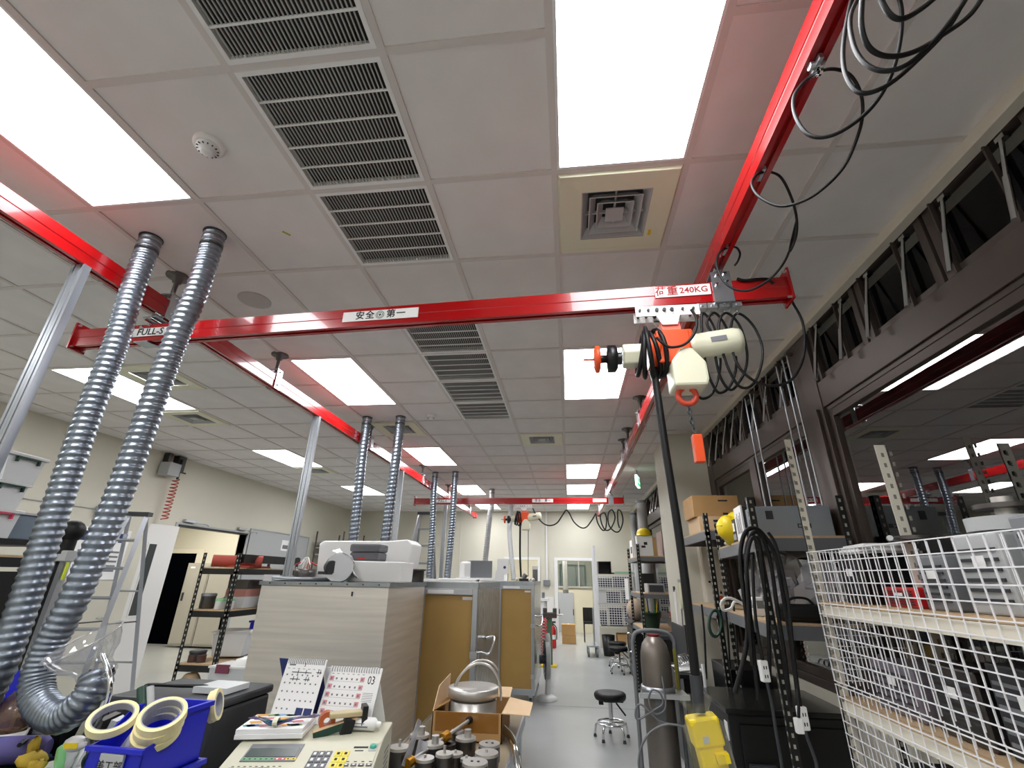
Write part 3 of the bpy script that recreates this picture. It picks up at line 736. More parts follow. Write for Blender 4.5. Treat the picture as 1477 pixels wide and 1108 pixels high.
# ------------------------------------------------------------ stainless enclosures
def enclosure(P, W, Dp, H, lab, board_x, lift=.16):
    """P = front left bottom corner; framed board panel on the right part of the front"""
    x, y, z = P
    t = thing('stainless_enclosure', lab, 'enclosure', (x, y, 0))
    b = MB().box(x, x+W, y+.02, y+Dp, lift, H)
    obj('body', b, M_ssw, t, bevel=.004)
    obj('top_frame', MB().box(x, x+W+.0, y-.02, y+.04, H-.05, H+.005).box(x+W-.045, x+W+.002, y+.04, y+Dp, H-.05, H+.005), M_galv, t)
    fx0, fx1 = board_x
    fm = MB()
    for a, b_, c, d in ((fx0, fx0+.035, lift, H-.05), (fx1-.045, fx1, lift, H-.05), (fx0+.035, fx1-.045, lift, lift+.07), (fx0+.035, fx1-.045, H-.1, H-.05)): fm.box(a, b_, y-.03, y+.015, c, d)
    pf = obj('panel_frame', fm, M_alu, t, bevel=.003)
    obj('panel', MB().box(fx0+.035, fx1-.045, y-.012, y-.002, lift+.07, H-.1), M_board, pf)
    obj('label', MB().box(fx0+.06, fx0+.3, y-.0322, y-.0305, H-.09, H-.06), M_paper, pf)
    obj('label', MB().box(fx1-.14, fx1-.05, y-.0135, y-.0122, H-.14, H-.115), M_paper, pf)
    for hz in (.35, H*.62): obj('hinge', MB().box(fx1-.05, fx1+.012, y-.036, y-.03, hz, hz+.05), M_zinc, pf)
    h = MB().tube(smoothpts([(x+W, y+.25, .98), (x+W+.07, y+.24, .97), (x+W+.09, y+.3, 1.0), (x+W+.09, y+.45, 1.06), (x+W+.07, y+.52, 1.08), (x+W, y+.5, 1.07)], 5), .011, 8)
    obj('handle', h, M_chrome, t)
    for cx in (x+.06, x+W-.06):
        for cy in (y+.08, y+Dp-.08):
            c = MB().box(cx-.03, cx+.03, cy-.03, cy+.03, .12, lift).box(cx-.026, cx-.02, cy-.03, cy+.03, .05, .13).box(cx+.02, cx+.026, cy-.03, cy+.03, .05, .13)
            co_ = obj('caster', c, M_galv, t)
            obj('wheel', MB().cyl((cx-.018, cy, .055), (cx+.018, cy, .055), .055, n=16), M_grey, co_)
    return t
enclosure((-2.25, 4.5, 0), 1.43, 1.4, 1.56, 'first stainless enclosure with brown board panel in aluminium frame', (-1.34, -.82))
enclosure((-2.25, 7.3, 0), 1.74, 1.6, 1.555, 'second stainless enclosure with brown board panel, on casters by the aisle', (-1.02, -.51))
# near plain stainless cabinet
t = thing('stainless_cabinet', 'big plain brushed stainless cabinet behind the desk calendars', 'cabinet', (-2.27, 3.5, 0))
obj('body', MB().box(-2.27, -1.29, 3.5, 4.4, .02, 1.535), M_ss, t, bevel=.004)
obj('top_lip', MB().box(-2.285, -1.28, 3.485, 4.41, 1.535, 1.562), M_galv, t)
rv = MB()
for i in range(8): rv.cyl((-2.2+.12*i, 3.487, 1.548), (-2.2+.12*i, 3.48, 1.548), .006, n=6)
obj('rivets', rv, M_dsteel, t)
obj('catch', MB().box(-1.565, -1.555, 3.494, 3.5, 1.47, 1.5), M_dark, t)
TZ = 1.5625
def on(px, py, Y): p = D(px, py, Y=Y); return p
# things on top of the cabinet
t = thing('foam_block', 'large white foam box at the back on the stainless cabinet', 'foam block', (-1.8, 4.15, TZ), 'white foam pieces on the stainless cabinet')
x0, x1 = D(466, 800, Y=4.1).x, D(592, 800, Y=4.1).x
obj('block', MB().prism([(x0, 1.5625), (x1, 1.5625), (x1+.03, 1.86), (x1-.02, 1.9), (x1-.2, 1.885), (x0+.02, 1.885), (x0-.02, 1.86)], -.14, .14, Matrix.Translation((0, 4.18, 0)) @ Matrix.Rotation(PI/2, 4, 'X')), M_foam, t, bevel=.01)
x0, x1 = D(503, 820, Y=3.62).x, D(580, 820, Y=3.62).x
obj('foam_block', MB(fr(((x0+x1)/2, 3.75, TZ))).prism([(-(x1-x0)/2, 0), ((x1-x0)/2, 0), ((x1-x0)/2+.004, .145), (-(x1-x0)/2+.012, .15)], -.14, .14, Matrix.Rotation(PI/2, 4, 'X')), M_foam, None, 'white layered foam slab at the front edge, under the grey case', 'foam block', 'white foam pieces on the stainless cabinet', base=((x0+x1)/2, 3.75, TZ), bevel=.008)
t = thing('zip_case', 'small dark grey zipped canvas case on the white foam slab', 'case', ((x0+x1)/2-.02, 3.75, TZ+.15))
a0, a1 = D(507, 790, Y=3.68).x, D(549, 790, Y=3.68).x
obj('body', MB().box(a0, a1, 3.66, 3.84, TZ+.15, TZ+.215), M_fabric, t, bevel=.015)
obj('lid', MB().box(a0-.004, a1+.004, 3.655, 3.845, TZ+.217, TZ+.275), M_fabric, t, bevel=.015)
obj('tag', MB().box(a0+.07, a0+.13, 3.655, 3.66, TZ+.165, TZ+.175), M_redp, t)
t = thing('bubble_roll', 'crumpled translucent white film roll on the stainless cabinet', 'plastic wrap', (-1.75, 3.62, TZ))
c = D(487, 818, Y=3.6)
rl = MB(fr((c.x+.02, 3.62, TZ+.1), .35) @ Matrix.Rotation(PI/2, 4, 'X'))
rl.lathe([(.05, -.16), (.09, -.155), (.1, -.1), (.095, .0), (.105, .1), (.1, .15)], 22, m=0)
for v in rl.v: v += Vector((random.uniform(-.006, .006),)*3)
obj('roll', rl, M_frost, t)
obj('tube_core', MB(fr((c.x-.0, 3.47, TZ+.1), .35)).cyl((0, 0, 0), (.02, -.03, .0), .045, n=16).box(-.07, .03, -.02, 0, -.05, -.03), M_dark, t)
sh = MB(); g = 9
q0, q1, q2, q3 = D(478, 796, Y=3.52), D(515, 834, Y=3.5), D(505, 832, Y=3.66), D(489, 792, Y=3.66)
vs = []; 
for i in range(g):
    for j in range(g):
        u, v = i/(g-1), j/(g-1)
        p = (q0*(1-u)+q1*u)*(1-v)+(q3*(1-u)+q2*u)*v
        vs.append(p+Vector((0, random.uniform(-.012, .012), max(-.0, .04*math.sin(u*PI)+random.uniform(-.006, .006)))))
sh.add(vs, [(i*g+j, i*g+j+1, (i+1)*g+j+1, (i+1)*g+j) for i in range(g-1) for j in range(g-1)], 0, True)
so = obj('loose_sheet', sh, M_foam, t); m_ = so.modifiers.new('thick', 'SOLIDIFY'); m_.thickness = .004
t = thing('round_tray', 'flat round metal tray at the left end of the stainless cabinet', 'tray', (-2.13, 3.68, TZ))
tc_ = (-2.06, 3.72, TZ)
obj('dish', MB().lathe([(.2, 0), (.235, .006), (.24, .03), (.233, .03), (.2, .01), (.0001, .01)], 32, Matrix.Translation(tc_)), M_alu, t)
t = thing('wire_bundle', 'steel pot with tangled white wires beside the silver post', 'pot', D(438, 828, Y=3.9))
c = D(440, 826, Y=3.95)
obj('pot', MB().lathe([(.08, 0), (.085, .05), (.085, .09), (.078, .09), (.075, .02), (.0001, .02)], 20, Matrix.Translation((c.x, 3.95, TZ))), M_dsteel, t)
for q in range(7):
    a = q*.9
    obj('wire', MB().tube(smoothpts([(c.x+.05*math.cos(a), 3.95+.05*math.sin(a), TZ+.05), (c.x+.03*math.cos(a+.5), 3.95+.02*math.sin(a), TZ+.14+.02*(q % 3)), (c.x+.09*math.cos(a+1), 3.95+.08*math.sin(a+1), TZ+.12)], 5), .004, 5), M_white if q % 3 else M_redp, t)
t = thing('steel_flange_pot', 'dark squat steel flange at the right back of the cabinet top', 'metal part', D(596, 835, Y=4.2))
c = D(597, 835, Y=4.25)
obj('flange', MB().lathe([(.085, 0), (.085, .09), (.1, .09), (.1, .105), (.03, .105)], 22, Matrix.Translation((c.x, 4.25, TZ))), M_dsteel, t)
obj('stem', MB().cyl((c.x-.04, 4.27, TZ+.1), (c.x-.04, 4.27, TZ+.33), .03, n=14), M_dsteel, t)
# things on the enclosures
t = thing('paper_stack', 'white sheets lying on top of the first enclosure', 'paper', D(640, 836, Y=4.8))
obj('sheet', MB(fr((-1.2, 4.85, 1.566), .1)).box(-.3, .3, -.2, .2, 0, .02), M_paper, t)
obj('sheet', MB(fr((-1.05, 4.95, 1.587), .3)).box(-.25, .25, -.18, .18, 0, .008), M_foam, t)
t = thing('grey_case', 'grey instrument case with white wrap on the far enclosure', 'case', (-1.62, 8.2, 1.56))
c = D(688, 828, Y=8.1)
obj('box', MB(fr((c.x+.02, 8.1, 1.56), .4)).box(-.16, .2, -.15, .15, 0.04, .3), M_grey, t, bevel=.01)
obj('white_wrap', MB(fr((c.x-.16, 8.05, 1.56), .4)).box(-.1, .1, -.15, .15, 0, .28), M_foam, t, bevel=.03)
obj('base_plate', MB(fr((c.x-.02, 8.1, 1.56), .1)).box(-.3, .35, -.22, .22, 0, .035), M_foam, t)
c = D(723, 830, Y=8.0)
t = thing('notice_sheet', 'white notices standing on the second enclosure beside grey hose', 'paper', (c.x, 7.8, 1.56))
obj('sheet', MB(fr((c.x+.03, 7.95, 1.56))).box(-.09, .09, -.003, .003, .1, .33), M_paper, t)
obj('sheet', MB(fr((c.x+.0, 7.85, 1.56))).box(-.08, .06, -.003, .003, 0, .14), M_paper, t)
obj('print', MB(fr((c.x+.06, 7.946, 1.56))).lathe([(.022, 0), (.022, .002)], 14, Matrix.Translation((0, 0, .2)) @ Matrix.Rotation(PI/2, 4, 'X')), M_navy, t)
t = thing('pump_unit', 'small black pump with white knobs on the second enclosure', 'pump', (-.68, 7.6, 1.56))
obj('body', MB().box(-.76, -.6, 7.55, 7.7, 1.561, 1.60), M_blackm, t, bevel=.006)
obj('motor', MB().cyl((-.7, 7.62, 1.60), (-.66, 7.62, 1.66), .035, n=12), M_grey, t)
obj('knob', MB().ball((-.8, 7.62, 1.585), .025).ball((-.55, 7.62, 1.585), .025).ball((-.59, 7.5, 1.585), .022), M_white, t)

# ------------------------------------------------------------ cart with weights and a cardboard box
t = thing('parts_cart', 'steel cart with tan top carrying steel weights and a box', 'cart', (-.75, 3.3, 0))
cx0, cx1, cy0, cy1 = -1.0, -.36, 2.745, 4.0
obj('tray_top', MB().box(cx0, cx1, cy0, cy1, .668, .698), mat('tan cart top', (150, 136, 112), .6), t)
obj('rim', MB().box(cx1, cx1+.012, cy0, cy1, .64, .705).box(cx0-.012, cx0, cy0, cy1, .64, .705).box(cx0, cx1, cy1, cy1+.012, .64, .705), M_alu, t)
for x in (cx0+.03, cx1-.03):
    for y in (cy0+.03, cy1-.03): obj('leg', MB().box(x-.018, x+.018, y-.018, y+.018, 0, .67), M_alu, t)
obj('shelf', MB().box(cx0, cx1, cy0, cy1, .2, .22), M_alu, t)
obj('push_handle', MB().tube(smoothpts([D(724, 1050, Y=3.42), D(737, 1064, Y=3.3), D(745, 1090, Y=3.1), D(749, 1125, Y=2.95)], 7), .022, 10), M_chrome, t)
wl_ = [(568, 1085, .05, .11, 0), (625, 1072, .055, .09, 1), (672, 1063, .055, .08, 1), (706, 1072, .055, .08, 2), (702, 1085, .058, .085, 0), (690, 1099, .06, .08, 2), (641, 1086, .042, .09, 0), (619, 1095, .045, .075, 0), (657, 1086, .038, .06, 0), (666, 1092, .03, .05, 0), (648, 1072, .052, .06, 3), (665, 1056, .035, .09, 0), (615, 1062, .05, .11, 1)]
wlab = ['tall steel cylinder weight at the left, beside the clear plates', 'wide chrome weight under the yellow-collared rod', 'flat steel weight with two holes in the back row', 'steel weight with two holes at the right, back row', 'steel weight with one hole, right of centre', 'wide steel weight with two holes at the front right', 'steel weight with a bolt standing up from its centre', 'small steel weight with shiny bolt at the front left', 'small steel weight half hidden behind the bolted one', 'smallest steel weight at the front middle', 'dark ring weight with open bore in the middle', 'slim chrome cylinder beside the cardboard box', 'chrome weight with stub post at the back left', 'steel weight cut by the bottom edge of the view, left', 'steel weight cut by the bottom edge of the view, right']
placed = []
for i, (px_, py_, r, h, kind) in enumerate(wl_):
    p = D(px_, py_, Z=.70+h); p.y = max(p.y, 2.75+r); r *= 1.06
    for (qx, qy, qr) in placed:
        dx, dy = p.x-qx, p.y-qy; dd = math.hypot(dx, dy); need = r+qr+.003
        if dd < need: p.x += dx/dd*(need-dd); p.y += dy/dd*(need-dd)
    placed.append((p.x, p.y, r))
    t = thing('steel_weight', wlab[i], 'weight', (p.x, p.y, .70), 'steel weights on the cart')
    M = Matrix.Translation((p.x, p.y, .70))
    if kind == 3: obj('ring', MB().ring(r, r*.55, h, 26, M), M_dsteel, t)
    else:
        obj('body', MB().lathe([(r*.97, 0), (r, .004), (r, h-.012)], 26, M), M_dsteel, t)
        obj('cap', MB().lathe([(r, h-.012), (r*.97, h)], 26, M), M_steel, t)
        q = MB()
        if kind == 2:
            for dx in (-.016, .016): q.cyl((p.x+dx, p.y, .70+h), (p.x+dx, p.y, .70+h+.003), .007, n=8)
            obj('holes', q, M_dark, t)
        elif kind == 1:
            q.cyl((p.x+.01, p.y, .70+h), (p.x+.01, p.y, .70+h+.035), r*.35, n=12); obj('stub', q, M_steel, t)
        else:
            q.cyl((p.x, p.y, .70+h), (p.x, p.y, .70+h+(.03 if i in (6, 0) else .012)), .007, n=8); obj('bolt', q, M_steel, t)
# open cardboard box with ring flange
t = thing('cardboard_box', 'open cardboard box holding a large steel pot on the cart', 'box', (-.75, 3.5, .70))
bx0, bx1, by0, by1, bz0, bz1 = D(623, 1040, Y=3.32).x, D(724, 1040, Y=3.32).x, 3.32, 3.74, .70, .848
w_ = MB().box(bx0, bx1, by0, by0+.006, bz0, bz1).box(bx0, bx1, by1-.006, by1, bz0, bz1).box(bx0, bx0+.006, by0, by1, bz0, bz1).box(bx1-.006, bx1, by0, by1, bz0, bz1).box(bx0, bx1, by0, by1, bz0, bz0+.006)
obj('carton', w_, M_card, t)
def quad(a, b, c, d, th=.005):
    n_ = ((b-a).cross(d-a)).normalized()*th
    return MB().add([a, b, c, d, a+n_, b+n_, c+n_, d+n_], [(0, 1, 2, 3), (7, 6, 5, 4), (0, 4, 5, 1), (1, 5, 6, 2), (2, 6, 7, 3), (3, 7, 4, 0)])
V = Vector
obj('flap', quad(V((bx0, by0, bz1)), V((bx0, by1, bz1)), V((bx0+.0, by1, bz1+.13)), V((bx0+.0, by0+.12, bz1+.11))), M_cardl, t)
obj('flap', quad(V((bx1, by0, bz1)), V((bx1+.165, by0+.02, bz1-.01)), V((bx1+.165, by1-.1, bz1-.005)), V((bx1, by1, bz1))), M_cardl, t)
obj('flap', quad(V((bx0, by1, bz1)), V((bx1, by1, bz1)), V((bx1-.0, by1+.13, bz1+.035)), V((bx0+.03, by1+.13, bz1+.035))), M_cardl, t)
obj('flap', quad(V((bx0, by0, bz1)), V((bx0+.1, by0+.15, bz1+.035)), V((bx0+.13, by0+.3, bz1+.04)), V((bx0, by0+.32, bz1))), M_card, t)
obj('packing_tape', MB().box(bx0+.02, bx1-.02, by0-.0015, by0, bz1-.1, bz1-.0), mat('shiny tape', (150, 104, 50), .15, coat=.6), t)
t = thing('steel_pot', 'large turned steel pot with bail handle inside the cardboard box', 'pot', (-.62, 3.53, .71))
pc = (D(682, 1005, Y=3.52).x, 3.53)
M = Matrix.Translation((pc[0], pc[1], .707))
obj('body', MB().lathe([(.155, 0), (.155, .17), (.148, .172), (.148, .02), (.0001, .02)], 36, M), M_steel, t)
obj('lid', MB().lathe([(.145, .14), (.145, .18), (.16, .185), (.166, .19), (.166, .235), (.16, .24), (.0001, .236)], 36, M), M_steel, t)
arc = [(pc[0]+.02+.16*math.cos(a)+.02*math.sin(a), pc[1]+.02*math.cos(a), .87+.21*math.sin(a)) for a in [PI*i/16 for i in range(17)]]
obj('bail_handle', MB().tube(arc, .008, 8), M_steel, t)
obj('bail_handle', MB().tube([(x+.01, y+.03, z+.015) for x, y, z in arc[4:]], .006, 8), M_steel, t)
# plastic handled rod lying across
t = thing('lifting_tool', 'steel rod with yellow collar and black grip lying over the weights', 'tool', D(640, 1065, Y=2.95))
a, b = D(590, 1100, Y=2.75), D(690, 1030, Y=3.42)
ra = a+(b-a)*0
obj('rod', MB().cyl(a, b, .0105, n=10), M_steel, t)
k = (b-a)
obj('collar', MB().cyl(a+k*.42, a+k*.5, .026, n=12), mat('brass', (196, 140, 40), .35, .8), t)
obj('grip', MB().cyl(a+k*.82, b+k*.06, .019, n=10), M_blackm, t)
obj('tip', MB().cyl(b+k*.06, b+k*.13, .008, n=8), M_chrome, t)
obj('brass_end', MB().cyl(a-k*.03, a+k*.03, .024, n=12), mat('brass', (196, 140, 40), .35, .8), t)
a = D(588, 1075, Y=2.75)
t = thing('acrylic_plates', 'clear plastic plates leaning beside the tall weight', 'plastic plate', (a.x, a.y, .70))
q = [D(579, 1104, Y=2.72), D(588, 1108, Y=2.76), D(607, 1040, Y=2.8), D(603, 1036, Y=2.74)]
obj('plate', quad(q[0], q[1], q[2], q[3], .004), M_bag, t)
q = [D(596, 1100, Y=2.8), D(612, 1092, Y=2.86), D(617, 1072, Y=2.9), D(604, 1066, Y=2.84)]
obj('plate', quad(q[0], q[1], q[2], q[3], .004), M_bag, t)
# ------------------------------------------------------------ left side
def slotted_post(mb, holes, x, y, z0, z1, sx, sy, w=.04, th=.003):
    """angle section post with rows of dark slots; sx, sy point into the shelf"""
    mb.box(min(x, x+sx*w), max(x, x+sx*w), min(y, y+sy*th), max(y, y+sy*th), z0, z1)
    mb.box(min(x, x+sx*th), max(x, x+sx*th), min(y, y+sy*th), max(y, y+sy*w), z0, z1)
    n_ = int((z1-z0)/.05)
    for i in range(n_):
        z = z0+.03+i*.05
        xa = x+sx*w*.5; holes.box(xa-.006, xa+.006, min(y-sy*.0008, y+sy*(th+.0008)), max(y-sy*.0008, y+sy*(th+.0008)), z, z+.02)
        ya = y+sy*w*.5; holes.box(min(x-sx*.0008, x+sx*(th+.0008)), max(x-sx*.0008, x+sx*(th+.0008)), ya-.006, ya+.006, z, z+.02)
M_hole = mat('slot holes', (176, 172, 160), .8)
def rack(name, lab, x0, x1, y0, y1, z1, levels, post_m, beam_m, group, rz=0., piv=None, beam_h=.055, cat='shelf'):
    piv = piv or ((x0+x1)/2, (y0+y1)/2)
    t = thing(name, lab, cat, (piv[0], piv[1], 0), group, rz)
    T = WM[t] @ Matrix.Translation((-piv[0], -piv[1], 0))
    for x, sx in ((x0, 1), (x1, -1)):
        for y, sy in ((y0, 1), (y1, -1)):
            p, h = MB(T), MB(T); slotted_post(p, h, x, y, 0, z1, sx, sy)
            po = obj('post', p, post_m, t); obj('slots', h, M_hole, po, kind='stuff')
    for z in levels:
        b = MB(T)
        b.box(x0, x1, y0+.004, y0+.034, z-beam_h, z).box(x0, x1, y1-.034, y1-.004, z-beam_h, z).box(x0+.004, x0+.034, y0, y1, z-beam_h, z).box(x1-.034, x1-.004, y0, y1, z-beam_h, z)
        obj('shelf_beam', b, beam_m, t)
        obj('shelf_board', MB(T).box(x0+.01, x1-.01, y0+.01, y1-.01, z+.0005, z+.014), M_wood, t)
    return t, T
# black shelf by the side doorway
ls, LT = rack('storage_shelf', 'black slotted shelf with red roll on top, in front of side doorway', -4.13, -3.68, 5.16, 6.4, 1.82, (.46, .715, 1.225, 1.655), M_blackm, M_blackm, 'black storage shelves', beam_h=.06)
obj('side_beam', MB().box(-3.684, -3.65, 5.2, 6.38, 1.72, 1.81), M_blackm, ls)
Z4, Z3, Z2 = 1.67, 1.24, .73
t = thing('rubber_roll', 'rolled red rubber sheet on top of the black shelf', 'roll', (-3.9, 5.4, Z4))
a, b = Vector((-4.05, 5.22, Z4+.068)), Vector((-3.62, 5.5, Z4+.068))
rr = MB().tube([a, b], .065, 22); rr.f = rr.f[:-2]; rr.mi = rr.mi[:-2]; rr.sm = rr.sm[:-2]
rr.ring(.065, .058, .002, 22, zalign(a, b)); obj('roll', rr, M_redsheet, t)
obj('bore', MB().cyl(a+(b-a)*.02, b-(b-a)*.02, .057, n=20), mat('dark red inside', (60, 18, 18), .8), t)
obj('folded_sheet', MB(fr((-3.85, 5.6, Z4), .2)).box(-.14, .14, -.3, .3, .001, .022), M_redsheet, t)
def jar(name, lab, p, r, h, mt, lidm, cat='jar', group='jars and pots on the black shelf'):
    t = thing(name, lab, cat, p, group)
    M = Matrix.Translation(p)
    obj('body', MB().lathe([(r*.92, .001), (r, .01), (r, h*.85)], 18, M), mt, t)
    obj('lid', MB().lathe([(r*1.06, h*.85), (r*1.06, h), (r*.9, h+.006)], 18, M), lidm, t)
    return t
def bpt(px, py, z, Y): p = D(px, py, Y=Y); return (p.x, Y, z)
jar('lidded_pot', 'steel lidded pot at the left of the middle shelf board', bpt(299, 870, Z3, 5.3), .075, .15, M_dsteel, M_grey)
jar('plastic_jar', 'clear jar with green lid beside the steel pot', bpt(318, 872, Z3, 5.26), .055, .1, M_frost, M_green)
jar('plastic_jar', 'second clear green-lidded jar on the middle shelf board', bpt(331, 872, Z3, 5.3), .045, .1, M_frost, M_green)
t = thing('basket', 'dark wire basket stacked behind the jars on the shelf', 'basket', (-3.82, 5.6, Z3))
obj('tray', MB().box(-3.98, -3.72, 5.45, 5.8, Z3+.002, Z3+.12), M_frost, t); obj('tray', MB().box(-3.97, -3.72, 5.46, 5.78, Z3+.122, Z3+.2), mat('pink tray', (190, 130, 120), .5), t); obj('wire_tray', MB().box(-3.96, -3.72, 5.47, 5.76, Z3+.202, Z3+.3), M_dsteel, t)
t = thing('notice_calendar', 'white paper calendar hanging on the shelf side, next to stainless cabinet', 'calendar', (-3.64, 5.75, 1.45))
obj('sheet', MB().box(-3.648, -3.642, 5.62, 5.95, 1.26, 1.6), M_paper, t); obj('picture', MB().box(-3.6418, -3.641, 5.8, 5.92, 1.3, 1.37), M_navy, t)
jar('cookpan', 'dark frying pan on the lower shelf board', bpt(285, 945, Z2, 5.3), .08, .1, M_dark, M_dark, 'pan')
t = thing('white_tub', 'white plastic tub tilted at the back of lower shelf board', 'tub', (-3.85, 5.7, Z2))
obj('tub', MB(fr((-3.86, 5.7, Z2+.02), .2, 0, -.0)).prism([(-.16, 0), (.16, 0), (.2, .26), (-.2, .22)], -.2, .2, Matrix.Rotation(PI/2, 4, 'X')), M_white, t, bevel=.01)
obj('rim', MB(fr((-3.86, 5.7, Z2+.02), .2)).box(-.21, .21, -.21, .21, .235, .25), M_white, t)
t = thing('dark_canister', 'short dark canister beside the white tub', 'canister', (-4.02, 5.25, Z2))
for dx in (0, .1): obj('can', MB().cyl((-4.02+dx, 5.25, Z2+.002), (-4.02+dx, 5.25, Z2+.07), .045, n=16), mat('brown tin', (80, 52, 46), .5), t)
t = thing('blue_jug', 'blue plastic tub with white lettering on the shelf side', 'tub', (-3.72, 5.95, Z2+.2))
c = D(350, 930, Y=5.9)
obj('tub', MB().box(-3.8, -3.66, 5.78, 6.1, Z2+.02, Z2+.34), M_blue, t, bevel=.012); obj('rim', MB().box(-3.81, -3.65, 5.77, 6.11, Z2+.34, Z2+.36), M_blue, t); obj('marking', MB().box(-3.6585, -3.657, 5.84, 6.0, Z2+.15, Z2+.19), M_white, t)
t = thing('red_box_stack', 'red and grey flat cases stacked on the shelf side', 'case', (-3.72, 6.2, Z2))
obj('case', MB().box(-3.85, -3.66, 6.12, 6.36, Z2+.02, Z2+.2), M_grey, t); obj('case', MB().box(-3.85, -3.66, 6.1, 6.38, Z2+.2, Z2+.26), M_redp, t)
t = thing('brown_bag', 'crumpled brown paper bag on the low shelf board', 'bag', (-3.95, 5.25, .5))
bb = MB(); bb.ball((-3.98, 5.25, .56), .085, 14, (1.2, .9, .95))
for v in bb.v: v += Vector([random.uniform(-.012, .012) for _ in range(3)])
obj('bag', bb, M_cardl, t); obj('cloth', MB(fr((-3.85, 5.3, .475), .3)).box(-.15, .12, -.12, .12, 0, .05), mat('navy cloth', (30, 34, 66), .9, bump=.3, bscale=60), t, bevel=.02)
# clear box in front of the shelf
c = D(345, 960, Y=4.7)
t = thing('clear_box', 'clear storage box of white bags in front of the black shelf', 'storage box', (c.x, 4.7, .7))
obj('tub', MB().prism([(-.2, -.1), (.24, -.1), (.26, .08), (-.22, .08)], -.15, .15, Matrix.Translation((c.x, 4.75, .72)) @ Matrix.Rotation(PI/2, 4, 'X')), M_frost, t)
obj('rim', MB().box(c.x-.23, c.x+.27, 4.59, 4.91, .80, .815), M_white, t); obj('latch', MB().box(c.x-.15, c.x-.02, 4.585, 4.6, .76, .83), mat('purple latch', (130, 60, 84), .5), t)
bb = MB(); bb.ball((c.x+.06, 4.74, .8), .13, 14, (1.2, .9, .6))
for v in bb.v: v += Vector([random.uniform(-.014, .014) for _ in range(3)])
obj('white_bags', bb, M_foam, t)
t = thing('low_stand', 'low dark stand carrying the clear box of white bags', 'stand', (c.x, 4.75, 0))
obj('top', MB().box(c.x-.3, c.x+.4, 4.55, 5.0, .58, .615), mat('pale blue board', (160, 180, 190), .6), t); obj('body', MB().box(c.x-.22, c.x+.38, 4.62, 4.98, .0, .58), M_blackm, t); obj('strip', MB().box(c.x-.2, c.x-.185, 4.53, 4.545, .05, .58), M_wood, t)
obj('tag', MB().box(c.x-.12, c.x-.02, 4.612, 4.618, .52, .56), mat('pale yellow tag', (214, 208, 140), .7), t)

# left doorway: door leaf, jamb, closer
t = struct('door_1', MB(fr((XL+.05, 7.13, 0), -PI/2-.14)).box(.0, .98, -.02, .02, .01, 2.29), M_doorw, bevel=.003)
DM = fr((XL+.05, 7.13, 0), -PI/2-.14)
obj('vision_frame', MB(DM).box(.28, .30, .0201, .028, 1.0, 2.02).box(.42, .44, .0201, .028, 1.0, 2.02).box(.30, .42, .0201, .028, 1.0, 1.02).box(.30, .42, .0201, .028, 2.0, 2.02), M_doorw, t)
obj('vision_pane', MB(DM).box(.30, .42, .0202, .0235, 1.02, 2.0), mat('dark vision glass', (70, 74, 74), .1), t)
obj('handle', MB(DM).cyl((.9, .02, 1.02), (.9, .07, 1.02), .012).cyl((.9, .07, 1.02), (.78, .07, 1.02), .011), M_chrome, t)
struct('trim_5', MB().box(XL-.16, XL+.02, 7.1, 7.15, 0, 2.36).box(XL-.16, XL+.02, 8.92, 8.97, 0, 2.36).box(XL-.16, XL+.02, 7.15, 8.92, 2.33, 2.36), M_lgrey)
struct('trim_6', MB().box(XL-.1, XL+.03, 7.16, 8.91, 2.30, 2.33), M_blackm)
for y, l in ((7.35, 'left'), (8.7, 'right')):
    t = thing('door_closer', f'metal door closer arm over the side doorway, {l} end', 'door closer', (XL+.03, y, 2.4), 'door closers')
    obj('body', MB().box(XL+.002, XL+.06, y-.12, y+.12, 2.38, 2.42), M_alu, t); obj('arm', MB().tube([(XL+.06, y+.1, 2.38), (XL+.2, y+.2, 2.36), (XL+.12, y+.35, 2.35)], .009, 6), M_alu, t)
# side room contents
for k in range(4):
    x0 = -9.3+.62*k
    tt = thing('locker', ['tall grey locker next to the dark side room door', 'second tall grey locker, behind the black shelf post', 'third tall grey locker seen through the black shelf', 'fourth tall grey locker seen through the shelf bays', 'last tall grey locker of the side room row'][k], 'locker', (x0+.3, 11.4, 0), 'grey lockers')
    obj('body', MB().box(x0, x0+.6, 11.2, 11.69, .04, 1.82), M_locker, tt)
    obj('door', MB().box(x0+.02, x0+.58, 11.18, 11.2, .08, 1.79), M_locker, tt, bevel=.004)
    obj('handle', MB().box(x0+.06, x0+.1, 11.155, 11.18, .98, 1.16), M_dark, tt); obj('name_tag', MB().box(x0+.1, x0+.22, 11.177, 11.179, 1.7, 1.74), M_paper, tt)
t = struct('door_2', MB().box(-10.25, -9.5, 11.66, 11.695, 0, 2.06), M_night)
struct('trim_7', MB().box(-10.35, -10.25, 11.63, 11.7, 0, 2.16).box(-9.5, -9.32, 11.63, 11.7, 0, 2.16).box(-10.25, -9.5, 11.63, 11.7, 2.06, 2.16), M_slot)
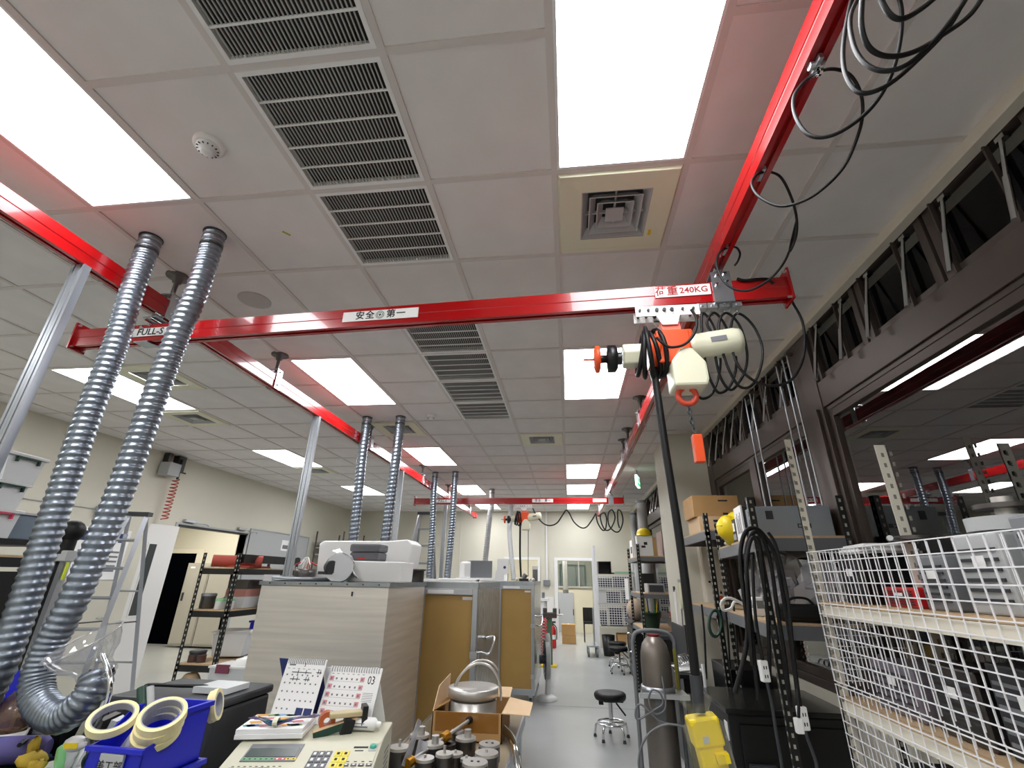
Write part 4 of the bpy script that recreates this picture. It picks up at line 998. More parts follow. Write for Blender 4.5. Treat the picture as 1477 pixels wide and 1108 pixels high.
# whiteboard and small things on the left wall
t = thing('grey_board', 'large pale grey board on the wall right of side doorway', 'board', (XL+.03, 10, 1.2))
obj('panel', MB().box(XL+.005, XL+.03, 9.0, 11.2, 1.0, 2.42), M_lgrey, t); f = MB(); frame_rect(f, XL+.004, XL+.035, 8.98, 11.22, .98, 2.44, .02); obj('frame', f, M_alu, t)
obj('small_notice', MB().box(XL+.031, XL+.036, 10.1, 10.5, 2.08, 2.3), M_paper, t); obj('notice_print', MB().box(XL+.0365, XL+.037, 10.15, 10.45, 2.12, 2.2), M_inkg, t)
t = thing('wire_shelf', 'light wire shelf unit far left behind the silver post', 'shelf', (-5.9, 11.9, 0))
for x in (-6.2, -5.5):
    for y in (11.4, 12.6): obj('post', MB().cyl((x, y, 0), (x, y, 2.6), .02, n=8), M_bronze, t)
for z in (1.6, 2.05, 2.2, 2.35): obj('shelf', MB().box(-6.2, -5.5, 11.4, 12.6, z, z+.025), M_lgrey, t)
obj('coat', MB().ball((-5.4, 11.5, 2.25), .13, 10, (.6, .8, 1.2)), M_navy, t); obj('red_cloth', MB().ball((-5.35, 11.6, 2.05), .1, 10, (.6, .8, 1.3)), M_redp, t)
# air hose reel on wall with red coil
t = thing('air_reel', 'grey air line box under ceiling on the left wall with red coil', 'air reel', (XL, 6.75, 3.1))
obj('box', MB().box(XL+.02, XL+.2, 6.45, 6.68, 3.0, 3.2), M_lgrey, t, bevel=.01); obj('bracket', MB().box(XL, XL+.1, 6.5, 6.56, 3.18, CE), M_dsteel, t); obj('bracket', MB().box(XL, XL+.1, 6.7, 6.85, 3.1, CE), M_dsteel, t)
obj('valve', MB().cyl((XL+.12, 6.75, 3.3), (XL+.12, 6.75, 2.98), .018).cyl((XL+.12, 6.7, 3.1), (XL+.12, 6.88, 3.1), .012), M_dark, t)
coil = [(XL+.13+.045*math.cos(a), 6.72-.00*a+.045*math.sin(a), 2.98-.0085*a) for a in [i*.55 for i in range(135)]]
obj('coil_hose', MB().tube(coil, .008, 6), mat('red coil hose', (190, 70, 60), .5), t)
# poster by the ladder
t = thing('wall_poster', 'white and blue notice board on left wall behind the step ladder', 'poster', (XL+.01, 5.9, 1.9))
obj('sheet', MB().box(XL+.004, XL+.012, 5.55, 6.35, 1.5, 2.15), M_paper, t)
q = MB(); q.box(XL+.0125, XL+.014, 5.6, 5.72, 1.98, 2.1).box(XL+.0125, XL+.014, 6.18, 6.3, 1.98, 2.1); obj('emblem', q, M_navy, t)
q = MB()
for i in range(5): q.box(XL+.0125, XL+.014, 5.65, 6.25, 1.6+.06*i, 1.625+.06*i)
obj('text_lines', q, M_inkg, t, kind='stuff')
obj('wall_conduit', MB().cyl((XL+.012, 3.2, 2.38), (XL+.012, 5.7, 2.38), .008, n=6).box(XL, XL+.05, 5.7, 5.85, 2.28, 2.42), M_lgrey, None, 'thin grey conduit and socket box on the left wall behind the hoses', 'conduit', base=(XL+.02, 4.5, 2.38))
def ladder(name, lab, top, foot_l, foot_r, back_l, back_r, nst, mt):
    """A-frame: front rails foot_l/foot_r up to top, rear rails back_l/back_r"""
    t = thing(name, lab, 'ladder', ((foot_l[0]+foot_r[0])/2, (foot_l[1]+foot_r[1])/2, 0), 'aluminium step ladders')
    T = [Vector(top[0]), Vector(top[1])]
    for f_, tp in ((foot_l, T[0]), (foot_r, T[1])):
        d = MB(); d.tube([f_, tp], .038, 4, smooth=False); obj('front_rail', d, mt, t)
        obj('foot', MB().cyl(f_, Vector(f_)+Vector((0, 0, .06)), .032, n=8), M_dark, t)
    for f_, tp in ((back_l, T[0]), (back_r, T[1])):
        d = MB(); d.tube([f_, tp+Vector((0, 0, -.03))], .03, 4, smooth=False); obj('rear_rail', d, mt, t)
    for i in range(1, nst+1):
        u = i/(nst+1); a, b = Vector(foot_l).lerp(T[0], u), Vector(foot_r).lerp(T[1], u)
        obj('step', MB().tube([a, b], .018, 4, smooth=False), mt, t)
    for u in (.25, .6):
        a, b = Vector(back_l).lerp(T[0], u), Vector(back_r).lerp(T[1], u); obj('rear_brace', MB().tube([a, b], .012, 6), mt, t)
    for f_, b_, tp in ((foot_l, back_l, T[0]), (foot_r, back_r, T[1])):
        obj('spreader', MB().tube([Vector(f_).lerp(tp, .45), Vector(b_).lerp(tp, .45)], .009, 6), M_dsteel, t)
    c0 = (T[0]+T[1])/2
    obj('top_cap', MB(fr(c0, math.atan2(T[1].y-T[0].y, T[1].x-T[0].x))).box(-(T[1]-T[0]).length/2-.04, (T[1]-T[0]).length/2+.04, -.05, .05, -.03, .02), M_dark, t)
ladder('step_ladder', 'tall aluminium step ladder by left wall, behind the big hoses', [(-5.62, 5.55, 2.3), (-5.42, 5.6, 2.3)], (-5.95, 5.2, 0), (-5.4, 5.35, 0), (-5.9, 6.1, 0), (-5.35, 6.15, 0), 6, M_alu)
ladder('step_ladder', 'far aluminium step ladder beside the third pair of hoses', [(-2.85, 9.0, 2.74), (-2.6, 9.0, 2.74)], (-3.2, 8.7, 0), (-2.4, 8.8, 0), (-3.1, 9.6, 0), (-2.45, 9.6, 0), 8, M_alu)

# shelf with stacked bins, far left
t, T = rack('storage_shelf', 'black perforated shelf at the left edge carrying stacked bins', -3.85, -3.4, 1.5, 2.82, 1.79, (.6, 1.2, 1.68), M_blackm, M_blackm, 'black storage shelves')
obj('top_board', MB().box(-3.87, -3.385, 1.48, 2.84, 1.75, 1.785), M_blackm, t)
pp = MB().box(-3.4, -3.397, 1.55, 2.75, 1.22, 1.6); po = obj('perforated_panel', pp, M_blackm, t)
hq = MB()
for i in range(14):
    for k in range(5): hq.box(-3.3968, -3.396, 1.98+.05*i, 1.995+.05*i, 1.28+.05*k, 1.3+.05*k)
obj('punched_holes', hq, M_hole, po, kind='stuff')
blab = ['topmost clear bin with green handle on the left shelf', 'middle clear bin with green handle, second from the top', 'lowest clear bin with red handle on the left shelf']
z = 1.787
for i, (dz, ya, yb_, hm) in enumerate(((.165, 2.36, 2.62, M_pink), (.16, 2.38, 2.6, M_dgreen), (.17, 2.40, 2.64, M_dgreen))):
    t = thing('storage_bin', blab[2-i], 'storage bin', (-3.6, (ya+yb_)/2, z), 'stacked clear bins')
    F = fr((-3.4, (ya+yb_)/2, z), .12)
    w2 = (yb_-ya)/2
    obj('tub', MB(F).prism([(-w2+.02, 0), (w2-.02, 0), (w2, dz-.02), (-w2, dz-.02)], 0, .38, Matrix.Rotation(PI/2, 4, 'X') @ Matrix.Rotation(-PI/2, 4, 'Y')), M_frost, t)
    obj('lid', MB(F).box(-.4, .015, -w2-.015, w2+.015, dz-.02, dz), M_frost, t, bevel=.004)
    obj('handle', MB(F).box(.003, .02, -.075, .075, dz-.03, dz-.02).box(.003, .02, -.075, -.065, dz-.055, dz-.02).box(.003, .02, .065, .075, dz-.055, dz-.02), hm, t)
    obj('contents', MB(F).box(-.33, -.02, -w2+.03, w2-.03, .003, .04+.02*i), M_grey, t)
    z += dz+.002
t = thing('grey_tub', 'bluish grey tub beside the lowest clear bin', 'tub', (-3.6, 2.75, 1.787))
obj('tub', MB().prism([(-.07, 0), (.07, 0), (.085, .15), (-.085, .15)], -.15, .15, Matrix.Translation((-3.55, 2.74, 1.787)) @ Matrix.Rotation(PI/2, 4, 'X') @ Matrix.Rotation(0, 4, 'Y')), mat('blue grey plastic', (126, 140, 154), .4), t, bevel=.008); obj('rim', MB().box(-3.645, -3.455, 2.58, 2.9, 1.937, 1.95), M_lgrey, t)
t = thing('dark_cases', 'dark tool cases on the middle board of the left shelf', 'case', (-3.6, 2.5, 1.215))
obj('case', MB().box(-3.8, -3.42, 2.0, 2.35, 1.216, 1.36), M_dark, t, bevel=.01); obj('case', MB().box(-3.8, -3.42, 2.4, 2.72, 1.216, 1.3), M_blackm, t, bevel=.01)
# aluminium arm stand with black ball knob
c = D(92, 800, Y=2.6)
t = thing('profile_stand', 'aluminium profile stand with black ball head between the big hoses', 'stand', (c.x, 2.6, 0))
for dx in (-.03, .03): obj('profile', MB().box(c.x+dx-.016, c.x+dx+.016, 2.58, 2.62, .01, 1.70), M_alu, t)
obj('dark_insert', MB().box(c.x-.014, c.x+.014, 2.585, 2.615, .01, 1.7), M_blackm, t); obj('clamp', MB().box(c.x-.06, c.x+.06, 2.565, 2.635, 1.66, 1.72), M_lgrey, t, bevel=.004)
obj('ball_head', MB().ball((c.x+.0, 2.6, 1.83), .065, 16), M_black, t); obj('neck', MB().cyl((c.x, 2.6, 1.7), (c.x, 2.6, 1.8), .04, n=12), M_black, t); obj('foot', MB().box(c.x-.2, c.x+.2, 2.45, 2.75, 0, .02), M_dark, t)
obj('yellow_strip', MB().box(c.x+.055, c.x+.061, 2.585, 2.6, 1.56, 1.655), mat('hi-vis yellow', (210, 224, 60), .5), t)

# ------------------------------------------------------------ bench in the foreground
BZ = .70
t = thing('work_bench', 'dark work bench at the lower left under the machine and blue bins', 'bench', (-2, 2.2, 0))
obj('worktop', MB().prism([(-2.33, 1.3), (-.75, 1.3), (-.75, 2.5), (-.9, 2.68), (-1.3, 2.85), (-2.33, 2.85)], BZ-.035, BZ), M_dark, t)
for x, y in ((-2.28, 1.35), (-.82, 1.35), (-2.28, 2.8), (-1.3, 2.75)): obj('leg', MB().box(x-.025, x+.025, y-.025, y+.025, 0, BZ-.035), M_blackm, t)
# control machine
t = thing('control_machine', 'cream machine with keypad and display on the bench, below calendars', 'machine', (-1.12, 2.3, BZ), None, .18)
F = WM[t] @ Matrix.Translation((0, 0, 0))
# side profile in local (y, z): front slope then flat back
pr = [(-.42, 0), (-.42, .13), (-.40, .145), (.02, .248), (.06, .254), (.27, .258), (.27, 0)]
W2 = .30
R_ = Matrix.Rotation(PI/2, 4, 'Z') @ Matrix.Rotation(PI/2, 4, 'X')   # profile (a,b) along local (y,z), extruded along x
obj('housing', MB(F).prism(pr, -W2, W2, R_), M_beige, t, bevel=.006)
sl = math.atan2(.103, .42)
PF_ = F @ Matrix.Translation((0, -.40, .1462)) @ Matrix.Rotation(sl, 4, 'X')   # panel frame: x right, y up the slope
pan = obj('control_panel', MB(PF_).box(-W2+.01, W2-.01, .01, .425, 0, .0025), M_beige, t)
obj('display_bezel', MB(PF_).box(-.235, -.02, .29, .40, .0025, .006), M_grey, pan)
obj('display', MB(PF_).box(-.228, -.027, .315, .37, .006, .0075), M_lcd, pan)
cols = {'g': mat('key green', (96, 176, 110), .5), 'y': mat('key yellow', (232, 214, 70), .5), 'r': mat('key red', (206, 70, 72), .5), 'k': mat('key grey', (96, 98, 104), .5)}
def keys(lst):
    by = {}
    for c, x, y, w, h in lst: by.setdefault(c, []).append((x, y, w, h))
    for c, l in by.items():
        for x, y, w, h in l: obj('key', MB(PF_).box(x-w/2, x+w/2, y-h/2, y+h/2, .0025, .0065), cols[c], pan)
        q = MB(PF_)
        for x, y, w, h in l: q.box(x-w*.2, x+w*.2, y-h*.22, y+h*.22, .0065, .0069)
        obj('key_marks', q, M_paper if c in 'kr' else M_ink, pan, kind='stuff')
keys([(c, -.222+.0215*i, .302, .019, .013) for i, c in enumerate('ggggggrryy')])
keys([(c, -.245+.0225*i, .235, .02, .03) for i, c in enumerate('gygygrryy')])
keys([('k', .045+.027*i, .335-.037*j, .024, .032) for j in range(3) for i in range(3)]+[('k', .072, .224, .024, .032), ('g', .045, .224, .024, .032), ('r', .099, .224, .024, .032)])
keys([('y', .14+.03*i, .335-.037*j, .028, .034) for j in range(3) for i in range(2)]+[('g', .155, .224, .056, .034)])
keys([('k', .19+.03*i, .265, .022, .012) for i in range(4)])
q = MB(PF_)
for i in range(4):
    q.box(.185+.03*i, .197+.03*i, .286, .291, .0025, .0029); q.box(.185+.03*i, .197+.03*i, .24, .245, .0025, .0029)
for i in range(9): q.box(-.25+.0225*i, -.24+.0225*i, .26, .264, .0025, .0029)
q.box(.19, .25, .375, .387, .0025, .0029).box(.2, .235, .355, .362, .0025, .0029)
obj('panel_print', q, M_ink, pan, kind='stuff')
obj('button_plate', MB(PF_).box(.255, .287, .355, .405, .0025, .005), M_lgrey, pan)
obj('green_button', MB(PF_).lathe([(.014, .005), (.013, .011), (.009, .014)], 16, Matrix.Translation((.271, .38, 0))), mat('green push button', (60, 170, 140), .35), pan)
q = MB(F)
for i in range(5): q.box(W2, W2+.001, .1, .2, .10+.02*i, .108+.02*i)
obj('side_vents', q, M_grey, t, kind='stuff')
MT = BZ+.2585
# books with wire bundle
t = thing('booklets', 'stack of booklets with colourful cover on the cream machine', 'booklets', (-1.3, 2.38, MT), None, .28)
F = fr((-1.33, 2.39, MT), .24)
obj('booklet', MB(F).box(-.14, .14, -.12, .12, 0, .018), M_paper, t, bevel=.002)
cv = obj('booklet', MB(F).box(-.14, .135, -.115, .125, .0185, .036), M_paper, t, bevel=.002)
random.seed(3)
patc = [mat('cover '+n, c, .4) for n, c in (('teal', (60, 150, 140)), ('green', (120, 180, 70)), ('orange', (236, 170, 50)), ('rose', (206, 110, 120)), ('blue', (60, 110, 190)), ('sky', (150, 200, 230)))]
for k in range(6):
    q = MB(F)
    for i in range(4):
        x, y = -.11+.058*((i*2+k) % 4)+random.uniform(-.02, .02), -.085+.055*((i+k) % 4)
        q.add([(x, y, .0366), (x+.045, y+.012, .0366), (x+.03, y+.042, .0366), (x-.018, y+.03, .0366)], [(0, 1, 2, 3)])
    obj('cover_print', q, patc[k], cv, kind='stuff')
t = thing('wire_bundle', 'bundle of thin coloured wires tied with a white band on booklets', 'wires', (-1.28, 2.36, MT+.04))
wc = [mat('wire '+n, c, .5) for n, c in (('maroon', (110, 50, 70)), ('blue', (50, 90, 140)), ('teal', (40, 120, 110)), ('grey', (160, 160, 165)), ('purple', (100, 70, 130)), ('black', (30, 30, 34)))]
a, b, m_ = D(368, 1022, Y=2.33), D(455, 1022, Y=2.4), D(395, 1042, Y=2.3)
for i in range(18):
    rnd = lambda s: Vector([random.uniform(-s, s) for _ in range(3)])
    zz = Vector((0, 0, .004*(i % 4)))
    P = [a+rnd(.018)+zz, a*.55+m_*.45+rnd(.01)+zz, Vector((m_.x, m_.y, MT+.048))+rnd(.006)+zz, b*.5+m_*.5+rnd(.012)+zz, b+rnd(.02)+zz]
    for p in P: p.z = min(max(p.z, MT+.042), MT+.06)
    obj('wire', MB().tube(smoothpts(P, 4), .0022, 5), wc[i % 6], t)
obj('band', MB().ring(.024, .021, .02, 14, fr((m_.x, m_.y, MT+.055), .2) @ Matrix.Rotation(PI/2, 4, 'Y') @ Matrix.Diagonal((.7, 1, 1, 1))), M_cream, t)
# calendars
def calendar(lab, tl, trr, bl, br, dark):
    """four front corners; tent shaped desk calendar"""
    tl, trr, bl, br = map(Vector, (tl, trr, bl, br))
    c = (bl+br)/2; t = thing('desk_calendar', lab, 'calendar', c, 'spiral desk calendars')
    xd = (br-bl).normalized(); yd = ((tl+trr)/2-(bl+br)/2); h = yd.length; w_2 = (br-bl).length
    Fm = face_frame(bl, xd, yd); n_ = Vector((Fm[0][2], Fm[1][2], Fm[2][2]))
    obj('front_sheet', MB(Fm).box(0, w_2, 0, h, -.004, 0), M_paper, t)
    back = face_frame(bl-n_*.0+Vector((0, .0, 0)), xd, yd)
    bt_ = [tl-n_*.004, trr-n_*.004]; q0, q1 = bl+Vector((.035, .12, 0)), br+Vector((.035, .12, 0))
    obj('back_board', quad(q0, q1, bt_[1], bt_[0], .003), M_navy if dark else M_paper, t)
    s = MB(Fm); nn = 20
    for i in range(nn):
        x = w_2*(.05+.9*i/(nn-1)); s.tube([(x, h-.012+.012*math.cos(a), .006*math.sin(a)) for a in [2*PI*k/8 for k in range(8)]], .0013, 5, True)
    obj('spiral', s, M_dark, t, kind='stuff')
    return t, Fm, w_2, h
zb = MT+.001
def cpt(px, py, Y, z=None): p = D(px, py, Y=Y); return (p.x, p.y, p.z if z is None else z)
t, Fm, w2, h2 = calendar('left desk calendar with two night photos at its foot', cpt(403, 949, 2.58), cpt(464, 953, 2.56), (D(385, 1030, Y=2.48).x, 2.50, zb), (D(448, 1030, Y=2.48).x, 2.48, zb), True)
fs_ = [o for o in t.children if o.name.startswith('front_sheet')][0]
q = MB(Fm)
for i in range(7):
    q.box(w2*(.06+.13*i), w2*(.12+.13*i), h2*.83, h2*.838, 0, .0006)
    for j in range(5):
        if not (j == 4 and i > 2): q.box(w2*(.08+.13*i), w2*(.115+.13*i), h2*(.72-.13*j), h2*(.745-.13*j), 0, .0006)
q.box(w2*.08, w2*.24, h2*.88, h2*.905, 0, .0006)
obj('date_print', q, M_inkg, fs_, kind='stuff')
q = MB(Fm)
for a, b, c in ((.2, .7, .77), (.82, .95, .78), (.2, .45, .66), (.55, .7, .66)):
    q.box(w2*a, w2*b, h2*c, h2*(c+.012), .0006, .0011)
    for u in (.3, .7): q.box(w2*(a+(b-a)*u), w2*(a+(b-a)*u+.015), h2*(c-.02), h2*(c+.05), .0006, .0011)
obj('pen_marks', q, M_ink, fs_, kind='stuff')
obj('night_photo', MB(Fm).box(w2*.58, w2*.75, h2*.02, h2*.24, 0, .0008).box(w2*.78, w2*.97, h2*.02, h2*.24, 0, .0008), M_navy, fs_)
text('3', .022, Fm @ Matrix.Translation((w2*.48, h2*.895, .0004)), M_ink, fs_)
t, Fm, w2, h2 = calendar('right desk calendar showing 03 with red weekend dates', cpt(468, 962, 2.6), cpt(545, 963, 2.58), (D(452, 1038, Y=2.5).x, 2.51, zb), (D(534, 1040, Y=2.5).x, 2.49, zb), False)
fs_ = [o for o in t.children if o.name.startswith('front_sheet')][0]
q, q2, q3 = MB(Fm), MB(Fm), MB(Fm)
for j in range(5):
    for i in range(7):
        if j == 4 and i > 2: continue
        x, y = w2*(.06+.098*i), h2*(.76-.14*j)
        if i in (0, 6): q.box(x-w2*.02, x+w2*.06, y-h2*.02, y+h2*.06, 0, .0005)
        q2.box(x, x+w2*.03, y, y+h2*.035, .0006, .001)
    q3.box(w2*.03, w2*.7, h2*(.73-.14*j), h2*(.733-.14*j), 0, .0005)
for i in range(7): q3.box(w2*(.06+.098*i), w2*(.1+.098*i), h2*.86, h2*.87, 0, .0005)
for i in range(6): q3.box(w2*.74, w2*.93, h2*(.55-.028*i), h2*(.557-.028*i), 0, .0005)
obj('weekend_boxes', q, mat('print rose', (214, 150, 156), .7), fs_, kind='stuff'); obj('date_print', q2, M_inkg, fs_, kind='stuff'); obj('rule_print', q3, M_inkg, fs_, kind='stuff')
text('03', .05, Fm @ Matrix.Translation((w2*.84, h2*.77, .0004)), M_ink, fs_, sx=.8)
q = MB(Fm); q.lathe([(.011, 0), (.011, .0006)], 14, Matrix.Translation((w2*.84, h2*.17, 0)) @ Matrix.Diagonal((1, 1.25, 1, 1))); obj('figure_hair', q, M_ink, fs_)
q = MB(Fm); q.lathe([(.0068, .0006), (.0068, .001)], 12, Matrix.Translation((w2*.84, h2*.165, 0)) @ Matrix.Diagonal((.9, 1.2, 1, 1))).box(w2*.81, w2*.87, h2*.01, h2*.1, 0, .0006); obj('figure_print', q, mat('print skin', (236, 206, 160), .7), fs_)
# tape dispenser, bottle
t = thing('tape_dispenser', 'tan and green hand tape dispenser with orange roll on the machine', 'tape dispenser', (-1.08, 2.42, MT))
a, b = D(452, 1052, Y=2.36), D(508, 1020, Y=2.44)
a.z = MT+.005
ang = math.atan2(b.y-a.y, b.x-a.x)
F = fr((a.x, a.y, MT+.002), ang-.0)
obj('lever', MB(F @ Matrix.Rotation(-.22, 4, 'Y')).box(0, .19, -.022, .022, .0, .012), M_cardl, t, bevel=.003)
obj('lever_side', MB(F @ Matrix.Rotation(-.22, 4, 'Y')).box(.0, .16, -.024, -.0225, -.018, .01), M_dgreen, t)
obj('cover', MB(F).box(.06, .22, -.026, .03, .055, .075), mat('tan plastic', (196, 180, 140), .5), t, bevel=.004)
obj('grip', MB(F @ Matrix.Rotation(.25, 4, 'Y')).box(.11, .16, -.03, .02, -.01, .085), M_blackm, t, bevel=.006)
obj('blade_plate', MB(F).box(.2, .225, -.035, .035, .02, .095), M_blackm, t, bevel=.003)
obj('tape_roll', MB().ring(.036, .015, .045, 22, F @ Matrix.Translation((.055, .055, .04)) @ Matrix.Rotation(PI/2, 4, 'X')), mat('orange brown tape', (180, 92, 50), .3), t)
a, b = D(500, 1041, Y=2.46), D(548, 1044, Y=2.46); a.z = b.z = MT+.026
t = thing('white_bottle', 'white plastic bottle lying on the machine, right calendar behind', 'bottle', ((a.x+b.x)/2, 2.46, MT))
L = (b-a).length
obj('bottle', MB().lathe([(.02, 0), (.025, .006), (.025, L*.84), (.012, L*.92)], 20, zalign(a, b)), M_white, t); obj('cap', MB().lathe([(.012, L*.9), (.012, L), (.008, L+.006)], 14, zalign(a, b)), M_white, t)
obj('label_print', MB(face_frame((a.x, a.y-.0255, a.z), (b-a), (0, 0, 1))).box(L*.3, L*.7, -.01, -.004, 0, .0008).box(L*.3, L*.6, .004, .007, 0, .0008), M_inkg, t)

# blue bins
def bin_(F, W, L, Hb, lab, labelled):
    """open fronted parts bin: local y runs from front lip back, x across"""
    p = F.to_translation(); t = thing('parts_bin', lab, 'parts bin', p, 'blue parts bins')
    th = .005; lip = Hb*.55
    side = [(0, 0), (0, lip), (.03, lip+.005), (.12, Hb), (L, Hb), (L, 0)]
    R2 = Matrix.Rotation(PI/2, 4, 'Z') @ Matrix.Rotation(PI/2, 4, 'X')
    s = MB(F)
    s.prism(side, -W/2, -W/2+th, R2).prism(side, W/2-th, W/2, R2)
    s.box(-W/2, W/2, 0, th, 0, lip).box(-W/2, W/2, L-th, L, 0, Hb).box(-W/2, W/2, 0, L, 0, th)
    obj('shell', s, M_blue, t)
    r_ = MB(F).box(-W/2-.008, -W/2, .12, L+.008, Hb-.014, Hb).box(W/2, W/2+.008, .12, L+.008, Hb-.014, Hb).box(-W/2, W/2, L, L+.008, Hb-.014, Hb).box(-W/2-.006, W/2+.006, -.01, 0, lip-.012, lip)
    obj('rim', r_, M_blue, t)
    if labelled:
        lb = obj('label', MB(F).box(-W*.2, W*.22, -.0115, -.0035, .012, lip-.014), M_lgrey, t)
        text('美工部', .03, F @ Matrix.Translation((.0, -.012, lip*.5)) @ Matrix.Rotation(PI/2, 4, 'X'), M_ink, lb)
    return t
BW, BL_, BH = .19, .24, .165
for i, l in enumerate(('lowest blue parts bin, on the bench', 'blue parts bin underneath the labelled one', 'upper blue parts bin with grey label and masking tapes on it')):
    bin_(fr((-1.37+.006*(2-i), 1.56+.008*(2-i), .701+.1655*i), -.05-.04*(2-i)), BW, BL_, BH, l, i == 2)
def tape(lab, c, tilt, ang, n=1, r=.066, w=.022):
    t = thing('tape_roll', lab, 'tape roll', c, 'masking tape rolls')
    F = fr(c, ang, tilt)
    for i in range(n):
        M = F @ Matrix.Translation((0.006*i, -.004*i, -(w+.001)*i))
        obj('tape', MB().ring(r, r-.011, w, 36, M), M_tape, t); obj('core', MB().ring(r-.0111, r-.0145, w, 36, M), M_core, t)
    return t
tape('single masking tape roll on the left rim of the blue bin', D(162, 1042, Y=1.62), .5, .45, 1)
ts = [('topmost of the stacked masking tape rolls on the blue bin', 0), ('middle masking tape roll of the stack on the blue bin', 1), ('lowest masking tape roll of the stack on the blue bin', 2)]
c0 = D(234, 1038, Y=1.63)
for l, i in ts:
    F = fr(c0, .4, .55); p = F @ Vector((-.005*i, -.004*i, -.0225*i)); tape(l, p, .55+.05*(i == 2), .4, 1)
tape('masking tape rolls hooked over the back corner of the blue bin', D(310, 1017, Y=1.86), 1.35, 1.9, 2, .05, .014)
t = thing('caulking_gun', 'dark green and black gun with clear nozzle in the blue bin', 'tool', D(205, 1040, Y=1.72))
a, b, c = D(205, 992, Y=1.74), D(206, 1038, Y=1.72), D(182, 1024, Y=1.70)
obj('handle', MB().tube([a, b], .016, 10), M_dgreen, t); obj('handle_back', MB().tube([a+V((.02, .01, 0)), b+V((.02, .01, 0))], .013, 8), M_lgrey, t)
obj('trigger', MB().tube(smoothpts([c, D(195, 1036, Y=1.70), D(200, 1046, Y=1.70)], 4), .013, 8), M_blackm, t)
obj('cartridge', MB().cyl(D(197, 1052, Y=1.72), D(178, 1082, Y=1.68), .017, n=14), M_frost, t)
t = thing('dark_tote', 'dark grey tool case behind the blue bins', 'tool case', (-1.85, 2.5, BZ), None, -.05)
F = fr((-1.85, 2.5, BZ), -.06)
obj('body', MB(F).box(-.27, .27, -.2, .2, .001, .34), M_dark, t, bevel=.015); obj('lid', MB(F).box(-.28, .28, -.21, .21, .342, .38), M_dark, t, bevel=.012); obj('handle', MB(F).tube(smoothpts([(-.2, -.1, .38), (-.19, -.1, .405), (-.0, -.1, .41), (.1, -.06, .405), (.11, -.06, .38)], 5), .008, 8), M_blackm, t)
obj('clear_tray', MB(F).box(.06, .24, -.1, .06, .385, .41), M_frost, t)
# small clutter at the far left of the bench
def on_bench(px, py, z=BZ): p = D(px, py, Z=z); return p
t = thing('bench_riser', 'black shelf riser holding the clutter at the lower left corner', 'stand', (-2.1, 2.05, BZ))
obj('top', MB().box(-2.32, -1.72, 1.75, 2.3, .92, .94), M_blackm, t)
for x in (-2.3, -1.78):
    for y in (1.8, 2.25): obj('leg', MB().box(x-.015, x+.015, y-.015, y+.015, BZ+.001, .92), M_blackm, t)
CZ = .9405
p = D(104, 1100, Z=CZ+.03)
t = thing('squeeze_bottle', 'translucent white bottle with green cap lying on its side', 'bottle', (p.x, p.y, CZ))
a, b = D(126, 1082, Z=CZ+.05), D(86, 1094, Z=CZ+.04); L = (b-a).length
obj('body', MB().lathe([(.03, 0), (.042, .015), (.042, L*.7), (.036, L*.85)], 20, zalign(a, b)), M_frost, t); obj('cap', MB().lathe([(.039, L*.84), (.041, L*.88), (.041, L), (.035, L+.01)], 20, zalign(a, b)), mat('mint green cap', (150, 226, 150), .4), t)
p = D(109, 1073, Z=CZ+.1)
t = thing('white_bag', 'small white packet with yellow print on the bottle', 'packet', p)
bb = MB(); bb.ball(p, .035, 12, (1.2, .8, .7)); obj('packet', bb, M_white, t); obj('print', MB(fr(p+V((.01, -.026, .002)), .2)).box(-.022, .022, -.004, .0, -.008, .008), M_yellow, t)
p = D(132, 1086, Y=1.75)
t = thing('pliers', 'black pliers with green grips beside the blue bin', 'pliers', (p.x, 1.75, p.z))
obj('jaw', MB().tube([D(128, 1070, Y=1.73), D(128, 1088, Y=1.72)], [.003, .008], 8).tube([D(136, 1068, Y=1.73), D(131, 1090, Y=1.72)], [.003, .008], 8), M_blackm, t)
obj('grip', MB().tube(smoothpts([D(129, 1088, Y=1.72), D(122, 1098, Y=1.73), D(124, 1112, Y=1.74)], 4), .009, 8).tube(smoothpts([D(131, 1088, Y=1.72), D(138, 1098, Y=1.71), D(142, 1112, Y=1.7)], 4), .009, 8), M_dgreen, t)
p = D(45, 1098, Z=CZ+.03)
t = thing('leather_glove', 'crumpled yellow glove among the clutter at lower left', 'glove', (p.x, p.y, CZ))
bb = MB(); bb.ball((p.x, p.y, CZ+.03), .05, 12, (1., .8, .6)); bb.ball((p.x-.03, p.y+.02, CZ+.06), .028, 10, (.6, .6, 1.4)); bb.ball((p.x+.05, p.y-.02, CZ+.025), .024, 10, (1.6, .7, .7))
for v in bb.v: v += Vector([random.uniform(-.006, .006) for _ in range(3)])
obj('glove', bb, mat('yellow leather', (190, 160, 50), .7), t)
p = D(52, 1072, Y=2.0)
t = thing('black_meter', 'black instrument box with grey panels under the hose loop', 'instrument', (p.x, 2.0, CZ))
obj('body', MB().box(p.x-.13, p.x+.1, 2.0, 2.2, CZ, CZ+.12), M_blackm, t, bevel=.006); obj('panel', MB().box(p.x-.03, p.x+.02, 1.997, 2.0, CZ+.07, CZ+.105).box(p.x+.035, p.x+.08, 1.997, 2.0, CZ+.07, CZ+.105), M_grey, t)
p = D(95, 1062, Y=2.0)
t = thing('metal_channels', 'short metal channel bars standing beside the black box', 'metal bars', (p.x, 2.02, CZ))
for i in range(3): obj('bar', MB(fr((p.x+.02+.06*i, 2.05, CZ), .3, 0, .25)).box(-.012, .012, -.06, .06, 0, .13), M_dsteel if i % 2 else M_alu, t)
p = D(70, 1082, Z=CZ+.01)
